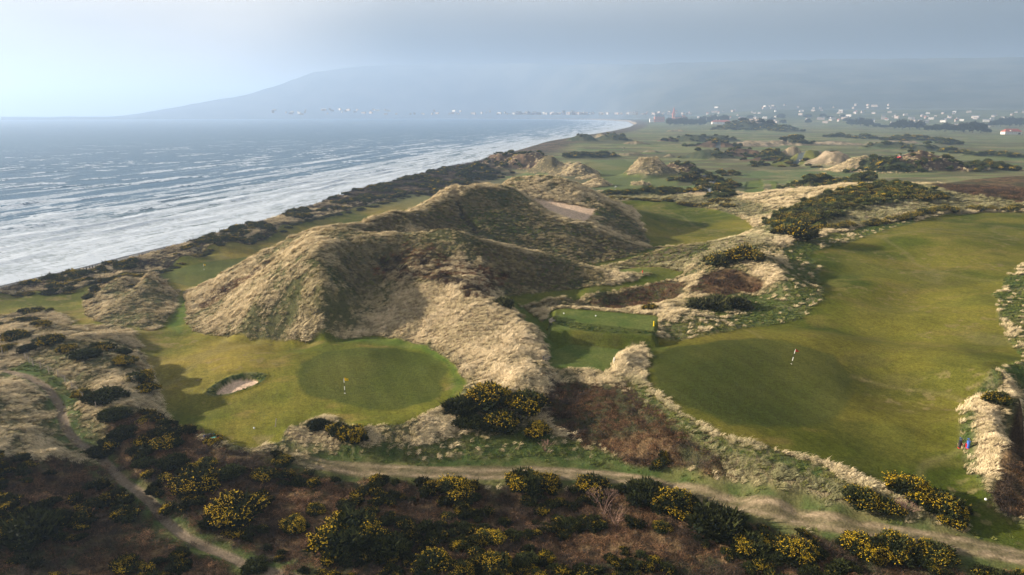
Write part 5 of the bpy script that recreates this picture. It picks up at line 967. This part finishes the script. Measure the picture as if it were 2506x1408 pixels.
part_building('white_bungalow', p, .05, [('wall', lambda bm: (bx(bm, (0, 0, 1.5), (34, 12, 7)),), MWALL), ('roof', lambda bm: gable(bm, (0, 0), 36, 14, 5, 5.5), MROOFR), ('window', lambda bm: [bx(bm, (-14 + 4 * i, -6.05, 2.6), (1.8, .15, 1.6)) for i in range(6)], MGLASS), ('garage_door', lambda bm: bx(bm, (12, -6.05, 1.6), (5, .15, 3.4)), MDW), ('dormer', lambda bm: (bx(bm, (-5, -4.2, 6.6), (3, 3, 2.6)),), MWALL)], 'white bungalow with red roof under the pines at the right', 'house')
p = GP(2110, 303)
part_building('long_shed', p, 0, [('wall', lambda bm: bx(bm, (0, 0, 2), (40, 14, 9)), MBRICK), ('roof', lambda bm: gable(bm, (0, 0), 42, 16, 6.5, 3), MROOFG)], 'long reddish building left of the dark pines', 'building')
p = GP(1728, 305)
part_building('mast', p, 0, [('pole', lambda bm: cyl(bm, (0, 0, -1), (0, 0, 24), .55, .3), MWALL), ('yard', lambda bm: cyl(bm, (-4, 0, 15), (4, 0, 15), .3), MWALL)], 'white flag mast in front of the clubhouse trees', 'mast')
MTREE = plainmat('pine_needles', .9, .2)
TM = []
for k in range(5):
    a, b_ = gorse_fol(650, 12 + k, (.012, .018, .010), (.045, .055, .028), .34); TM.append(a.mesh('crown', MTREE))
tk = bmesh.new(); cyl(tk, (0, 0, -.2), (0, 0, .7), .07, .03, 0, 7); cyl(tk, (0, 0, .3), (.3, .1, .62), .03, .015, 0, 6); cyl(tk, (0, 0, .35), (-.25, -.1, .66), .03, .015, 0, 6); tkm = bpy.data.meshes.new('trunk'); tk.to_mesh(tkm); tk.free(); tkm.materials.append(MDW)
TC = [0]
def tree(u, v, hp, wp, lab, grp):
    p = GP(u, v); d = proj(*p)[2]; h = hp * d / FPX; w_ = wp * d / FPX * .5; e = empty('pine_tree', p, rnd(0, 6.28), (w_, w_, h * .86)); c = child('crown', TM[TC[0] % 5], e); c.location = (0, 0, .12); child('trunk', tkm, e); tag(e, lab, 'tree', grp); TC[0] += 1
for u in range(1640, 1722, 9): tree(u + rnd(-3, 3), 308, rnd(15, 20), 20, 'dark pine in the belt in front of the brick hotel', 'pines in front of the hotel')
for u in range(1722, 1785, 9): tree(u + rnd(-3, 3), 302, rnd(15, 20), 18, 'dark pine left of and behind the clubhouse', 'pines behind the clubhouse')
for u, v, h, w_, n_ in [(2085,309,16,26,0),(2105,310,20,30,0),(2125,311,19,28,0),(2145,312,10,24,0),(2190,316,17,30,0),(2208,317,23,34,0),(2226,318,21,30,0),(2250,318,22,26,0),(2272,321,14,26,0),(2292,322,17,30,0),(2312,323,21,32,0),(2335,324,17,28,0),(2358,325,24,34,0),(2380,326,28,36,0),(2400,326,24,30,0),(2430,312,16,26,0),(2448,311,20,30,0),(2470,310,23,34,0),(2495,310,21,30,0),(2515,312,22,30,0),(2165,314,8,26,0),(2415,326,10,20,0)]:
    tree(u, v, h, w_, 'rounded dark pine in the belt on the right before the town', 'pine belt on the right')
for q in range(14): tree(U(1800, 2080), U(290, 306), rnd(8, 12), rnd(14, 22), 'small dark tree among the houses of the town', 'trees among the houses')
def cartv(u, v, mat, lab):
    p = GP(u, v); e = empty('utility_cart', p, .5)
    bmo('body', lambda bm: (bx(bm, (0, 0, .6), (2.4, 1.2, .5)), bx(bm, (.9, 0, .95), (.6, 1.1, .4))), mat, e); bmo('canopy', lambda bm: (bx(bm, (0, 0, 1.9), (1.5, 1.2, .08)), *[bx(bm, (sx, sy, 1.35), (.06, .06, 1.1)) for sx in (-.6, .6) for sy in (-.5, .5)]), MWALL, e)
    for sx in (-.8, .8):
        for sy in (-.62, .62): bmo('wheel', lambda bm: cyl(bm, (sx, sy - .08, .28), (sx, sy + .08, .28), .28, None, 0, 12), MK_, e)
    tag(e, lab, 'utility cart')
cartv(1753, 349, MY_, 'small yellow utility cart far out on the links'); cartv(2200, 388, MR_, 'small red utility cart beyond the flat green, right')
print('houses', HC[0], 'trees', TC[0])
